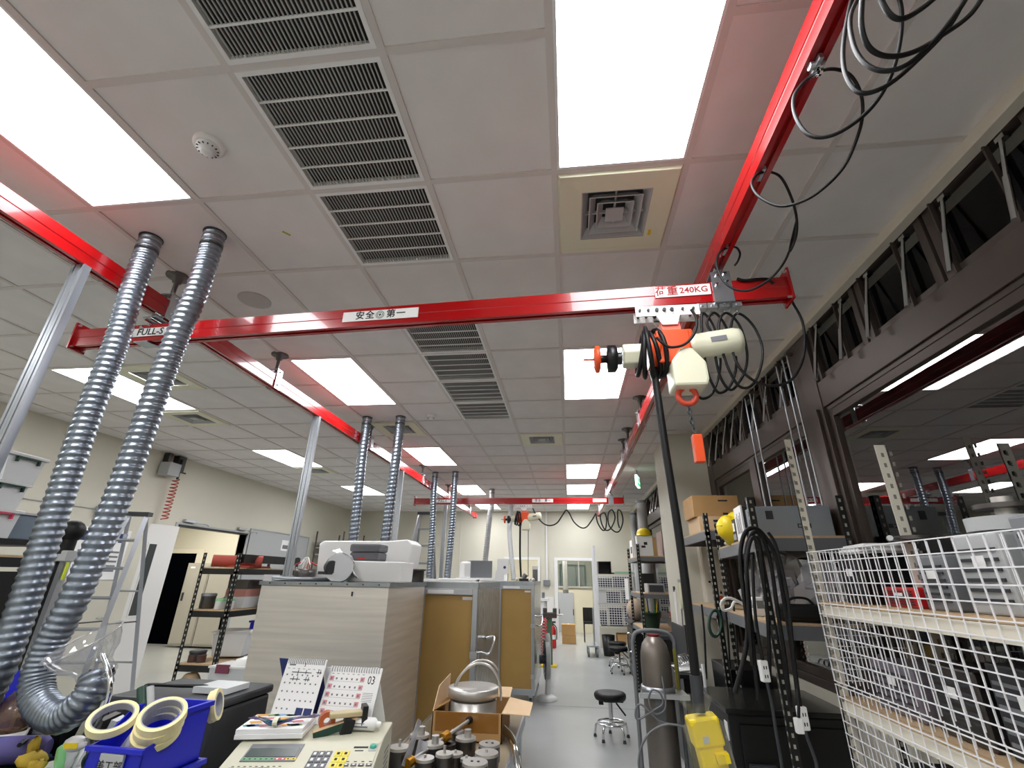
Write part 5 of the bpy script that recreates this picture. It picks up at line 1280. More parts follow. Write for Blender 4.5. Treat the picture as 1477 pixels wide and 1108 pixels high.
obj('blue_booklet', MB(fr((p.x, p.y, CZ), .5, .0)).box(-.07, .07, -.06, .06, 0, .01), mat('pale blue paper', (120, 160, 200), .6), None, 'pale blue booklet lying near the yellow glove', 'booklet', base=(p.x, p.y, CZ))
p = D(12, 1090, Z=CZ+.03)
t = thing('cloth_roll', 'rolled purple cloth with dark strap at the lower left corner', 'cloth', (p.x, p.y, CZ))
obj('roll', MB(fr((p.x, p.y, CZ+.045), .35) @ Matrix.Rotation(PI/2, 4, 'Y')).lathe([(.03, -.16), (.045, -.15), (.045, .1), (.03, .12)], 16), M_purple, t)
obj('strap', MB().tube(smoothpts([D(28, 1075, Y=1.85), D(40, 1068, Y=1.9), D(50, 1080, Y=1.92), D(55, 1092, Y=1.9)], 4), .008, 6), M_black, t)
p = D(10, 1065, Y=1.95)
t = thing('bagged_cup', 'white cup holding a brown wrapped bundle at the left edge', 'cup', (p.x, 1.95, CZ))
obj('cup', MB().lathe([(.045, 0), (.06, .09), (.055, .09), (.04, .006)], 20, Matrix.Translation((p.x, 1.95, CZ))), M_white, t)
bb = MB(); bb.ball((p.x, 1.95, CZ+.15), .07, 16, (1., 1., 1.1)); 
for v in bb.v: v += Vector([random.uniform(-.006, .006) for _ in range(3)])
obj('wrapped_bundle', bb, M_amber, t)
p = D(8, 1018, Y=2.1)
t = thing('blue_holder', 'small blue plastic holder behind the brown bundle', 'holder', (p.x, 2.1, CZ))
obj('back', MB(fr((p.x, 2.1, CZ), .2)).box(-.06, .04, 0, .006, 0, .26), M_blue, t); obj('pocket', MB(fr((p.x, 2.1, CZ), .2)).box(-.06, .04, -.07, 0, .0, .16), M_blue, t)
p = D(122, 1042, Y=2.25)
obj('white_carton', MB(fr((p.x, 2.25, CZ), .2)).box(-.08, .08, -.03, .03, 0, p.z-CZ+.02), M_white, None, 'small white carton behind the hose loop', 'carton', base=(p.x, 2.25, CZ), bevel=.004)
p = D(100, 1106, Z=CZ+.01)
t = thing('white_dish', 'white dish at the bottom edge beside the bottle', 'dish', (p.x, p.y, CZ))
obj('dish', MB().lathe([(.05, 0), (.085, .02), (.082, .022), (.048, .004), (.0001, .004)], 24, Matrix.Translation((p.x, p.y-.0, CZ))), M_white, t)
# ------------------------------------------------------------ right side: black racks
r1, T1 = rack('tall_rack', 'black slotted rack nearest the mesh cage, grey case on top', 1.165, 1.72, 3.22, 4.5, 2.12, (1.375, 1.865), M_blackm, M_beam, 'black racks by the windows', rz=-.11, piv=(1.165, 3.22), beam_h=.075)
r0, T0 = rack('tall_rack', 'black slotted rack with cardboard boxes, beside the pillar', 1.27, 1.72, 4.66, 5.75, 2.2, (1.38, 2.04), M_blackm, M_beam, 'black racks by the windows', beam_h=.075)
S1, S2 = 1.88, 1.39
# grey case on top
def W(x, y, z=0): return T1 @ Vector((x, y, z))
c = D(1105, 745, Y=3.45)
t = thing('grey_case', 'long pale grey metal case on top of the nearest rack', 'case', (1.42, 3.42, S1))
FT = T1 @ Matrix.Translation((1.43, 3.37, S1))
obj('body', MB(FT).box(-.21, .26, 0, .26, .001, .2), mat('blue grey case', (148, 156, 164), .4), t, bevel=.004)
obj('vent_patch', MB(FT).box(-.13, -.085, -.002, .0, .115, .17), M_dark, t); obj('stamp', MB(FT).box(.05, .09, -.0015, 0, .06, .066).box(.05, .09, -.0015, 0, .08, .086).box(.05, .056, -.0015, 0, .066, .08).box(.1, .13, -.0015, 0, .06, .086), M_dark, t)
t = thing('manual_box', 'white printed carton with black side at the rack corner', 'carton', W(1.24, 3.9, S1))
FB = T1 @ Matrix.Translation((1.19, 3.55, S1))
obj('carton', MB(FB).box(0, .012, 0, .22, .001, .235), M_white, t); obj('black_case', MB(FB).box(.0125, .13, 0, .22, .001, .225), M_blackm, t)
q = MB(FB)
for i in range(5): q.box(-.001, 0, .04+.03*i, .055+.03*i, .05, .19-.02*(i % 3))
obj('print', q, M_inkg, t, kind='stuff')
t = thing('hard_hat', 'yellow hard hat hung on the corner of the grey meter box', 'hard hat', W(1.24, 3.95, S1+.1))
FH = T1 @ Matrix.Translation((1.20, 3.98, S1+.115)) @ Matrix.Rotation(-1.35, 4, 'Y') @ Matrix.Rotation(.3, 4, 'X')
hh = MB(FH); hh.lathe([(.125, 0), (.13, .004), (.1, .012), (.098, .04), (.082, .075), (.05, .097), (.0001, .105)], 26); obj('shell', hh, M_yellow, t)
hr = MB(FH); hr.box(-.01, .01, -.05, .05, .07, .1065); obj('ridge', hr, M_yellow, t, bevel=.01)
t = thing('meter_box', 'dark grey boxed meter between hard hat and white carton', 'instrument', W(1.24, 3.8, S1))
FM = T1 @ Matrix.Translation((1.19, 3.79, S1))
obj('body', MB(FM).box(0, .13, 0, .13, .001, .17), M_dark, t, bevel=.004); obj('label', MB(FM).box(-.002, 0, .03, .09, .08, .14), M_paper, t); obj('knob', MB(FM).box(-.002, 0, .02, .11, .02, .06), M_lgrey, t)
t = thing('small_fittings', 'small pile of metal fittings on the rack top board', 'fittings', W(1.25, 4.3, S1), kind='stuff')
q = MB(T1)
for i in range(14): q.cyl((1.2+random.uniform(0, .12), 4.15+random.uniform(0, .25), S1+.003), (1.2+random.uniform(0, .12), 4.15+random.uniform(0, .25), S1+.03), .012, n=8)
obj('fittings', q, M_zinc, t, kind='stuff')
# cardboard boxes
def carton(lab, x0, x1, y0, y1, z0, z1, mt, flap=True):
    t = thing('cardboard_carton', lab, 'carton', ((x0+x1)/2, (y0+y1)/2, z0), 'cardboard cartons on the rack')
    obj('carton', MB().box(x0, x1, y0, y1, z0+.001, z1), mt, t, bevel=.003)
    obj('tape', MB().box((x0+x1)/2-.025, (x0+x1)/2+.025, y0-.001, y1+.001, z1, z1+.0015), M_cardl, t)
    q = MB(); q.box(x0+.25, x0+.34, y0-.0012, y0, z1-.06, z1-.045).box(x0+.28, x0+.33, y0-.0012, y0, z0+.02, z0+.04); obj('print', q, M_ink, t)
    return t
Z0 = 2.055
a, b = D(998, 720, Y=4.95).x, D(1064, 720, Y=4.95).x
carton('upper brown cardboard carton on the rack beside the pillar', a, b, 4.95, 5.35, 2.2, 2.41, M_card)
carton('lower flatter cardboard carton under the brown one', a+.03, b+.05, 4.9, 5.36, Z0, 2.199, M_cardl)
# plastic bags on lower board
def bagpile(lab, FXY, scale, seed):
    random.seed(seed); p = T1 @ Vector((FXY[0], FXY[1], S2))
    t = thing('plastic_bag', lab, 'plastic bag', p, 'clear bags on the rack')
    b = MB(); b.ball((p.x, p.y, S2+.13*scale[2]), .14, 16, scale)
    for v in b.v: v += Vector([random.uniform(-.036, .036) for _ in range(3)]); v.z = max(v.z, S2+.003)
    b.sm = [False]*len(b.sm); o = obj('bag', b, M_bag, t)
    b2 = MB(); b2.ball((p.x, p.y, S2+.09*scale[2]), .09, 12, scale)
    for v in b2.v: v += Vector([random.uniform(-.03, .03) for _ in range(3)]); v.z = max(v.z, S2+.004)
    b2.sm = [False]*len(b2.sm)
    obj('contents', b2, M_grey, t); return t
bagpile('crumpled clear bag of grey parts at the far end of the rack board', (1.38, 4.2), (1., 1., 1.1), 1)
bagpile('tallest clear bag on the rack board under the hard hat', (1.5, 3.95), (1., .9, 1.6), 2)
bagpile('clear bag with foil parts beside the hanging black cables', (1.42, 3.7), (1., .9, 1.), 3)
bagpile('big slumped clear bag at the right of the rack board', (1.6, 3.42), (1.3, 1., 1.2), 4)
random.seed(11)
t = thing('white_carton', 'small white printed carton beside white looped lead', 'carton', W(1.27, 3.85, S2))
FB = T1 @ Matrix.Translation((1.21, 3.72, S2))
obj('carton', MB(FB).box(0, .13, 0, .12, .002, .12), M_white, t, bevel=.003); obj('print', MB(FB).box(-.001, 0, .03, .09, .05, .1).box(.02, .07, -.001, 0, .05, .1), M_grey, t)
p = [D(1085, 881, Y=3.75), D(1062, 866, Y=3.72), D(1048, 863, Y=3.7), D(1040, 870, Y=3.7), D(1043, 880, Y=3.72), D(1054, 878, Y=3.74), D(1060, 868, Y=3.76), D(1075, 872, Y=3.8)]
for q_ in p: q_.z = max(q_.z, S2+.03)
cable('charging_lead', p, .009, 'white looped lead on the rack board edge', M_white)
t = thing('paper_tag', 'tan paper tag hanging off the rack shelf edge', 'tag', W(1.15, 3.75, S2))
obj('tag', MB(T1).box(1.155, 1.16, 3.62, 3.8, S2-.1, S2), M_cardl, t); obj('string', MB(T1).box(1.155, 1.16, 3.7, 3.705, S2, S2+.02), M_ink, t)
t = thing('tool_bag', 'dark tool bag on the lower rack board at the right', 'bag', W(1.5, 3.3, S2))
obj('bag', MB(T1).box(1.24, 1.52, 3.27, 3.36, S2+.002, S2+.1), M_blackm, t, bevel=.03); obj('handle', MB(T1).tube(smoothpts([(1.3, 3.31, S2+.09), (1.34, 3.31, S2+.13), (1.42, 3.31, S2+.13), (1.46, 3.31, S2+.09)], 5), .008, 6), M_black, t)
t = thing('camera_unit', 'small grey camera-like unit at the rack board right end', 'instrument', W(1.62, 3.3, S2))
obj('body', MB(T1).box(1.6, 1.68, 3.27, 3.35, S2+.002, S2+.08), M_grey, t, bevel=.006); obj('lens', MB(T1).cyl((1.64, 3.27, S2+.04), (1.64, 3.255, S2+.04), .022, n=14), M_blackm, t)
# thick cables draped over rack corner post
for i, (pts, r, lab) in enumerate((
    ([(1060, 1000), (1078, 920), (1072, 850), (1068, 800), (1074, 770), (1086, 762), (1100, 770), (1118, 800), (1128, 850), (1140, 920), (1152, 1010)], .013, 'outermost thick black cable looped over the near rack post'),
    ([(1094, 1010), (1086, 930), (1079, 850), (1076, 800), (1083, 772), (1092, 768), (1102, 780), (1112, 815), (1120, 870), (1132, 950), (1140, 1020)], .012, 'second thick black cable looped over the near rack post'),
    ([(1085, 960), (1080, 880), (1077, 820), (1082, 782), (1090, 776), (1096, 790), (1102, 840), (1108, 900), (1110, 980)], .011, 'inner black cable loop hanging on the near rack post'))):
    P = smoothpts([D(x, y, Y=3.08-.03*i) for x, y in pts], 7)
    obj('hanging_cable', MB().tube(P, r, 8), M_black, None, lab, 'cable', 'black cables looped on the rack post', base=tuple(P[0]))
def extension(lab, pts, Y, r=.008, head=True):
    P = smoothpts([D(x, y, Y=Y) for x, y in pts], 7); t = thing('extension_lead', lab, 'extension lead', P[0], 'grey extension leads')
    obj('lead', MB().tube(P, r, 8), M_dark, t)
    e = P[0]; F = fr(e, .2)
    h = obj('socket', MB(F).box(-.022, .022, -.016, .016, -.05, .05), M_white, t, bevel=.006)
    obj('slots', MB(F).box(-.009, -.004, -.0175, -.0155, .01, .025).box(.004, .009, -.0175, -.0155, .01, .025).box(-.009, -.004, -.0175, -.0155, -.03, -.015).box(.004, .009, -.0175, -.0155, -.03, -.015), M_ink, h, kind='stuff')
extension('white socket on a grey lead, left one below the rack', [(1102, 968), (1112, 1010), (1120, 1060), (1128, 1108), (1130, 1150)], 2.98)
extension('white socket on a grey lead, right one by the cage', [(1158, 1036), (1163, 1060), (1172, 1085), (1178, 1108), (1172, 1140)], 2.9)
cable('socket_lead', [D(x, y, Y=2.98) for x, y in ((1102, 962), (1094, 920), (1088, 870), (1085, 800))], .009, 'black lead running down from the rack post to the left socket')
cable('socket_lead', [D(x, y, Y=2.9) for x, y in ((1157, 1030), (1150, 990), (1143, 930), (1136, 860), (1120, 790), (1108, 768))], .009, 'black lead running down from the rack top to the right socket')
t = thing('white_plug', 'second small white plug hanging just beside the right socket', 'plug', D(1152, 1042, Y=2.88))
obj('plug', MB(fr(D(1152, 1046, Y=2.88))).box(-.018, .018, -.015, .015, -.035, .03), M_white, t, bevel=.006); obj('cord', MB().tube([D(1152, 1040, Y=2.88), D(1152, 1020, Y=2.88), D(1150, 990, Y=2.9)], .007, 6), M_black, t)
for i, (x0_, yb, Y) in enumerate(((1016, 980, 4.42), (1050, 965, 4.35), (1062, 960, 4.3))):
    P = [D(x0_-4, 872, Y=Y), D(x0_, 915, Y=Y), D(x0_+3, yb, Y=Y)]
    cable('thin_lead', P, .008, ['thin black lead below the far rack post, leftmost', 'thin black lead below the rack board, left of centre', 'thin black lead below the rack board, right of centre', 'thin black lead beside the pendant cable'][i], n=6)
# coiled cable hanging on the far post
P = [D(1031+9*math.cos(a), 900+19*math.sin(a), Y=4.42) for a in [2*PI*i/20 for i in range(20)]]
cb_ = MB()
for k in range(3): cb_.tube([p_+Vector((0, -.012*k, .004*k)) for p_ in P], .01, 6, True)
obj('cable_coil', cb_, M_dgreen, None, 'dark green coiled cable hanging on the far rack post', 'cable', base=tuple(P[0]))
# black machine cabinet
t = thing('black_cabinet', 'big black cabinet with glossy dark top under the nearest rack', 'cabinet', (1.37, 4.12, 0))
obj('body', MB().box(1.0, 1.76, 3.75, 4.40, .02, .81), M_blackm, t, bevel=.006); obj('top', MB().box(.985, 1.765, 3.73, 4.42, .815, .845), mat('dark glossy top', (26, 27, 26), .2, noise=.4, nscale=5), t, bevel=.003)
obj('drawer_front', MB().box(1.06, 1.7, 3.735, 3.748, .1, .76), M_blackm, t, bevel=.004); obj('white_tag', MB().box(.994, .999, 3.78, 3.84, .66, .76), M_white, t)
obj('handle', MB().box(1.08, 1.24, 3.69, 3.735, .52, .56), M_dark, t, bevel=.006); obj('badge', MB().box(1.3, 1.33, 3.732, 3.735, .36, .4), M_lgrey, t); obj('bottle_post', MB().cyl((1.03, 4.38, .845), (1.03, 4.38, 1.0), .014, n=10), M_white, t)
obj('rear_cabinet', MB().box(1.33, 1.66, 4.72, 5.3, .02, .92), M_blackm, None, 'black low machine body behind the glossy topped cabinet', 'cabinet', base=(1.5, 5.0, 0), bevel=.006)
# black table with papers
t = thing('black_table', 'black table with white papers near the pillar', 'table', (1.2, 5.5, 0))
obj('top', MB().box(1.0, 1.24, 5.2, 5.92, .76, .795), M_blackm, t, bevel=.004)
obj('cupboard', MB().box(1.04, 1.24, 5.25, 5.9, .02, .755), M_blackm, t)
t = thing('paper_pile', 'white papers lying on the black table', 'paper', (1.12, 5.5, .797))
for k in range(4): obj('sheet', MB(fr((1.12, 5.45, .797+.006*k), .2*k-.3)).box(-.1, .1, -.15, .15, 0, .005), M_paper, t)
t = thing('metal_clamp', 'tangle of shiny clamps on the white papers', 'clamp', (1.08, 5.5, .825))
for k in range(4): obj('ring', MB().tube([(1.06+.03*k+.045*math.cos(a), 5.45+.04*k, .875+.045*math.sin(a)) for a in [2*PI*i/14 for i in range(14)]], .008, 6, True), M_chrome, t)
t = thing('leaning_slab', 'dark grey flat panel leaning on the pillar foot', 'panel', (1.27, 6.3, .6))
obj('panel', MB().box(1.27, 1.295, 6.0, 6.8, .75, 1.12), M_dark, t, bevel=.004); obj('black_edge', MB().box(1.255, 1.298, 5.95, 6.0, .75, 1.15), M_blackm, t)
# electric panel box on the wall by the pillar
t = thing('electric_panel', 'beige wall panel with warning sticker behind the rack posts', 'panel', (1.7, 5.6, 1.3))
obj('box', MB().box(1.5, 1.74, 5.86, 5.975, 1.25, 2.0), M_slot, t, bevel=.006); obj('door', MB().box(1.515, 1.725, 5.85, 5.86, 1.27, 1.98), M_slot, t); obj('lock', MB().cyl((1.56, 5.85, 1.6), (1.56, 5.835, 1.6), .012, n=10), M_ink, t)
obj('sticker', MB().box(1.58, 1.68, 5.848, 5.8495, 1.42, 1.46), mat('warning orange', (200, 90, 40), .6), t); obj('mark', MB().add([(1.575, 5.8488, 1.48), (1.605, 5.8488, 1.48), (1.59, 5.8488, 1.52), (1.655, 5.8488, 1.48), (1.685, 5.8488, 1.48), (1.67, 5.8488, 1.52)], [(0, 1, 2), (3, 4, 5)]), M_ink, t)
# things on pillar
t = thing('pillar_cable', 'coiled cream cable hung on the left face of the pillar', 'cable', (1.29, 6.2, 1.3))
for k in range(3): obj('coil', MB().tube([(1.288-.006*k, 6.12+.05*math.cos(a), 1.45+.14*math.sin(a)) for a in [2*PI*i/18 for i in range(18)]], .008, 6, True), M_cream, t)
obj('cable_tail', MB().tube([(1.288, 6.16, 1.32), (1.288, 6.2, 1.1), (1.285, 6.15, .8)], .007, 6), M_grey, t); obj('hook', MB().box(1.27, 1.3, 6.1, 6.14, 1.57, 1.62), M_lgrey, t)
t = thing('clipboard', 'white strip clipboard hung on the pillar beside coiled cable', 'clipboard', (1.29, 6.45, 1.3))
obj('board', MB().box(1.288, 1.2985, 6.42, 6.52, 1.1, 1.5), M_white, t); obj('clip', MB().box(1.28, 1.298, 6.445, 6.495, 1.48, 1.54), M_dark, t)
# gas cylinder on a trolley
gc_ = (.655, 4.3)
t = thing('gas_cylinder', 'worn grey gas cylinder with rounded top in the aisle', 'gas cylinder', (gc_[0], gc_[1], .02))
M = Matrix.Translation((gc_[0], gc_[1], .02))
obj('body', MB().lathe([(.1, 0), (.115, .02), (.115, 1.0), (.111, 1.06), (.095, 1.12), (.065, 1.16), (.034, 1.18)], 28, M), M_cyl, t)
obj('neck', MB().cyl((gc_[0], gc_[1], 1.175), (gc_[0], gc_[1], 1.21), .045, n=16), mat('dull red neck', (120, 30, 36), .5), t); obj('hang_tag', MB().box(gc_[0]-.05, gc_[0]+.02, gc_[1]-.125, gc_[1]-.12, .66, .8), M_grey, t)
t = thing('cylinder_trolley', 'grey tubular trolley around the gas cylinder', 'trolley', (gc_[0], gc_[1]+.1, 0))
hp = smoothpts([(gc_[0]-.155, gc_[1]+.1, .04), (gc_[0]-.155, gc_[1]+.1, 1.0), (gc_[0]-.15, gc_[1]+.1, 1.16), (gc_[0]-.09, gc_[1]+.1, 1.22), (gc_[0]+.1, gc_[1]+.1, 1.22), (gc_[0]+.17, gc_[1]+.1, 1.16), (gc_[0]+.175, gc_[1]+.1, 1.0), (gc_[0]+.175, gc_[1]+.1, .04)], 6)
obj('frame', MB().tube(hp, .016, 10), M_grey, t); obj('toe_plate', MB().box(gc_[0]-.16, gc_[0]+.18, gc_[1]-.13, gc_[1]+.12, .0, .018), M_dark, t)
obj('band', MB().lathe([(.122, .78), (.126, .78), (.126, .84), (.122, .84)], 26, M), M_alu, t); obj('front_bracket', MB().box(gc_[0]-.16, gc_[0]+.2, gc_[1]-.16, gc_[1]-.125, .8, .83), M_zinc, t); obj('bracket', MB().box(gc_[0]+.13, gc_[0]+.2, gc_[1]-.12, gc_[1]+.1, .79, .82), M_zinc, t)
for s_ in (-1, 1): obj('wheel', MB().cyl((gc_[0]+s_*.18, gc_[1]+.16, .1), (gc_[0]+s_*.22, gc_[1]+.16, .1), .1, n=18), M_black, t)
obj('yellow_strap', MB().box(gc_[0]+.155, gc_[0]+.175, gc_[1]+.07, gc_[1]+.085, .8, 1.1), mat('olive yellow', (150, 140, 40), .6), t)
P = [D(x, y, Y=4.14) for x, y in ((955, 975), (960, 1020), (945, 1030), (936, 1012), (940, 996), (952, 1000), (956, 1015), (944, 1024), (920, 1038), (917, 1024), (924, 1016), (940, 1030), (955, 1042), (1000, 1050))]
cable('grey_lead', P, .007, 'thin grey lead looping across the front of the gas cylinder', M_grey)
P = [D(x, y, Y=4.1) for x, y in ((998, 1052), (965, 1045), (940, 1055), (926, 1075), (921, 1100), (925, 1120))]
cable('grey_lead', P, .008, 'grey lead arching from cylinder foot toward the floor', M_grey)
# stools
def stool(x, y, h, lab, seatm=M_black):
    t = thing('round_stool', lab, 'stool', (x, y, 0), 'round swivel stools')
    M = Matrix.Translation((x, y, 0))
    obj('seat', MB().lathe([(.12, h-.07), (.165, h-.065), (.178, h-.04), (.178, h-.015), (.165, h), (.12, h+.004), (.0001, h-.004)], 30, M), seatm, t)
    obj('under_plate', MB().box(x-.13, x-.08, y-.06, y+.0, h-.11, h-.07).box(x-.07, x+.07, y-.07, y+.07, h-.085, h-.07).box(x+.09, x+.14, y-.03, y+.03, h-.09, h-.07), M_black, t)
    obj('column', MB().cyl((x, y, .12), (x, y, h-.08), .024, n=14), M_chrome, t); obj('lever', MB().tube([(x+.06, y-.05, h-.09), (x+.15, y-.11, h-.19)], .009, 6), M_black, t)
    obj('foot_ring', MB().tube([(x+.155*math.cos(a), y+.155*math.sin(a), .145) for a in [2*PI*i/28 for i in range(28)]], .011, 8, True), M_chrome, t)
    for k in range(5):
        a = 2*PI*k/5+.35; c_, s_ = math.cos(a), math.sin(a)
        lg = obj('leg', MB().tube(smoothpts([(x+.02*c_, y+.02*s_, .14), (x+.12*c_, y+.12*s_, .14), (x+.175*c_, y+.175*s_, .11), (x+.19*c_, y+.19*s_, .03)], 5), .012, 8), M_chrome, t)
        obj('glide', MB().cyl((x+.19*c_, y+.19*s_, 0), (x+.19*c_, y+.19*s_, .03), .02, .013, n=10), M_dark, lg)
    return t
s1_ = stool(.415, 6.25, .43, 'black round stool with chrome ring standing alone in the aisle')
dup(s1_, (.93, 10.9, 0), 'dark round stool far down the aisle beside the mesh rack', .5)
s3 = dup(s1_, (.88, 10.15, 0), 'second far stool half hidden by the black benches', .9)
# far right racks and benches
r2, T2 = rack('tall_rack', 'far black slotted rack with yellow helmet and white boxes', 1.0, 1.7, 7.4, 8.6, 2.1, (.95, 1.42, 1.92), M_blackm, M_beam, 'black racks by the windows')
t = thing('white_device', 'white boxed device with sketch print on the far rack', 'carton', (1.1, 7.55, 1.935))
obj('box', MB().box(1.02, 1.25, 7.45, 7.6, 1.936, 2.22), M_white, t, bevel=.004); obj('side', MB().box(1.251, 1.3, 7.44, 7.61, 1.936, 2.2), M_card, t); obj('print', MB().box(1.08, 1.14, 7.448, 7.4495, 2.05, 2.08).box(1.12, 1.17, 7.448, 7.4495, 2.09, 2.13), M_ink, t)
t = thing('hard_hat', 'yellow hard hat on the white box of the far rack', 'hard hat', (1.14, 7.52, 2.22))
obj('shell', MB(fr((1.14, 7.52, 2.222))).lathe([(.13, 0), (.135, .004), (.105, .012), (.103, .05), (.085, .085), (.05, .107), (.0001, .115)], 24), M_yellow, t)
obj('ridge', MB(fr((1.14, 7.52, 2.222))).box(-.01, .01, -.05, .05, .08, .1165), M_yellow, t, bevel=.01)
t = thing('white_device', 'narrow white sign board at the left end of far rack', 'board', (1.02, 8.2, 1.935)); obj('board', MB().box(1.015, 1.05, 8.0, 8.3, 1.936, 2.2), M_white, t); obj('print', MB().box(1.012, 1.0148, 8.06, 8.2, 2.0, 2.1), M_ink, t)
obj('brown_carton', MB().box(1.4, 1.66, 7.5, 7.95, 1.936, 2.3), mat('mauve carton', (140, 118, 112), .7), None, 'tall brown carton at the window end of far rack', 'carton', base=(1.53, 7.7, 1.936), bevel=.004)
t = thing('bench_meter', 'grey bench instrument on the middle board of the far rack', 'instrument', (1.25, 7.6, 1.435))
obj('body', MB().box(1.12, 1.36, 7.46, 7.8, 1.436, 1.56), M_lgrey, t, bevel=.006); obj('face', MB().box(1.14, 1.34, 7.455, 7.46, 1.45, 1.54), M_dark, t); obj('monitor', MB().box(1.1, 1.3, 7.9, 7.95, 1.436, 1.7), M_blackm, t)
t = thing('white_hanging_sheet', 'white curled sheet hanging at the rack end', 'paper', (.98, 8.65, 1.3)); obj('sheet', MB(fr((.97, 8.66, 1.3), .4)).box(-.02, .03, -.06, .06, 0, .32), M_white, t)
t = thing('tool_bucket', 'green bucket of rods on the far rack bottom board', 'bucket', (1.15, 7.6, .965))
obj('bucket', MB().lathe([(.1, 0), (.14, .2), (.15, .2), (.15, .215), (.132, .215), (.095, .01), (.0001, .01)], 20, Matrix.Translation((1.15, 7.6, .966))), M_dgreen, t)
for k in range(7): obj('rod', MB().cyl((1.1+.015*k, 7.56+.015*(k % 3), .98), (1.04+.035*k, 7.52+.03*(k % 3), 1.36), .008, n=6), [M_green, M_yellow, M_blackm, M_white, M_steel][k % 5], t)
t = thing('metal_funnels', 'two dull metal cones on the far rack board', 'funnel', (1.4, 7.55, .965))
for k in range(2): obj('cone', MB(fr((1.42+.14*k, 7.5, 1.06), 0, 1.2)).lathe([(.07, 0), (.03, .06), (.02, .1)], 16), M_steel, t)
t = thing('striped_box', 'red and white striped carton on the far rack', 'carton', (1.55, 7.9, .965))
for k in range(4): obj('band', MB().box(1.48, 1.64, 7.7, 8.0, .966+.07*k, 1.034+.07*k), M_redp if k % 2 == 0 else M_white, t)
# black tool benches along the right
for i, (y0, y1, x0) in enumerate(((8.9, 9.8, 1.05), (9.85, 10.8, 1.2), (6.95, 7.3, 1.06))):
    t = thing('tool_bench', ['black tool bench under the far windows, nearer one', 'black tool bench under the far windows, farther one', 'black tall bench leg unit just past the pillar'][i], 'bench', ((x0+1.7)/2, (y0+y1)/2, 0), 'black tool benches')
    obj('top', MB().box(x0-.05, 1.72, y0, y1, .9, .94), M_dark, t, bevel=.004); obj('body', MB().box(x0, 1.72, y0+.03, y1-.03, .05, .895), M_blackm, t)
    for k in range(4): obj('drawer', MB().box(x0-.02, x0-.001, y0+.06, y1-.06, .1+.19*k, .27+.19*k), M_blackm, t, bevel=.004)
    obj('handle', MB().tube(smoothpts([(x0-.02, y0+.2, .5), (x0-.09, y0+.2, .5), (x0-.09, y0+.2, .75), (x0-.02, y0+.2, .75)], 4), .012, 6), M_chrome, t)
t = thing('sack', 'tan knotted sack on the far tool bench', 'sack', (1.15, 9.3, .94))
bb = MB(); bb.ball((1.15, 9.3, 1.12), .17, 14, (.9, .9, 1.1)); bb.cyl((1.15, 9.3, 1.28), (1.15, 9.3, 1.34), .03, .06, n=10); obj('sack', bb, mat('tan sack', (190, 170, 150), .8), t)
t = thing('blower_fan', 'small round dark fan on the far tool bench', 'fan', (1.45, 9.2, .94)); obj('ring', MB(fr((1.45, 9.2, 1.06), 0, PI/2)).ring(.11, .09, .05, 20), M_dgreen, t); obj('base', MB().box(1.38, 1.52, 9.15, 9.25, .941, .955), M_dark, t)
for k in range(5): obj('blade', MB(fr((1.45, 9.18, 1.06), 0, PI/2) @ Matrix.Rotation(k*2*PI/5, 4, 'Z')).box(.01, .085, -.02, .02, 0, .004), M_grey, t)
# white mesh rack by the far wall
def mesh_panel(mb, x0, x1, z0, z1, y, px_, pz, r):
    n1 = int(round((x1-x0)/px_)); n2 = int(round((z1-z0)/pz))
    for i in range(n1+1): mb.box(x0+(x1-x0)*i/n1-r, x0+(x1-x0)*i/n1+r, y-r, y+r, z0, z1)
    for j in range(n2+1): mb.box(x0, x1, y-r, y+r, z0+(z1-z0)*j/n2-r, z0+(z1-z0)*j/n2+r)
t = thing('mesh_rack', 'white rack with square wire mesh front beside the far doorway', 'rack', (1.1, 12.3, 0))
for x in (.62, 1.58):
    for y in (12.0, 12.6): obj('post', MB().box(x-.03, x+.03, y-.03, y+.03, 0, 2.1 if x > 1 else 2.35), M_wire, t)
for z in (.62, 1.1, 1.42, 1.72): obj('shelf', MB().box(.62, 1.58, 12.0, 12.6, z-.04, z), M_slot, t)
mp = MB(); mesh_panel(mp, .66, 1.56, .66, 1.06, 11.965, .055, .05, .006); mesh_panel(mp, .66, 1.56, 1.1, 1.68, 11.965, .055, .05, .006); obj('wire_mesh', mp, M_wire, t, kind='stuff')
t = thing('black_tray', 'black open crate on top of the white mesh rack', 'crate', (.85, 12.2, 1.72)); obj('crate', MB().box(.7, 1.0, 12.05, 12.5, 1.721, 1.735).box(.7, .715, 12.05, 12.5, 1.735, 2.0).box(.985, 1.0, 12.05, 12.5, 1.735, 2.0).box(.7, 1.0, 12.485, 12.5, 1.735, 2.0).box(.7, 1.0, 12.05, 12.5, 1.985, 2.0), M_blackm, t)
t = thing('flat_sheets', 'pale flat sheets on top of the white mesh rack', 'sheets', (1.3, 12.2, 1.72)); obj('sheet', MB(fr((1.3, 12.25, 1.725), .1)).box(-.26, .24, -.2, .2, 0, .03), M_lgrey, t); obj('sheet', MB(fr((1.32, 12.25, 1.757), -.1)).box(-.22, .2, -.18, .18, 0, .02), M_green, t)
M_dv = mat('dull violet', (70, 62, 84), .6)
rk = [(.76, 12.2, 1.1, .16, .27, M_white), (1.02, 12.25, 1.1, .28, .24, M_dv), (1.38, 12.25, 1.1, .3, .26, M_dark), (.76, 12.2, .62, .14, .3, M_dark), (1.05, 12.25, .62, .3, .36, M_blackm), (1.4, 12.25, .62, .3, .4, M_dark), (1.25, 12.25, 1.42, .4, .24, M_dv), (.85, 12.25, 1.42, .3, .22, M_dark)]
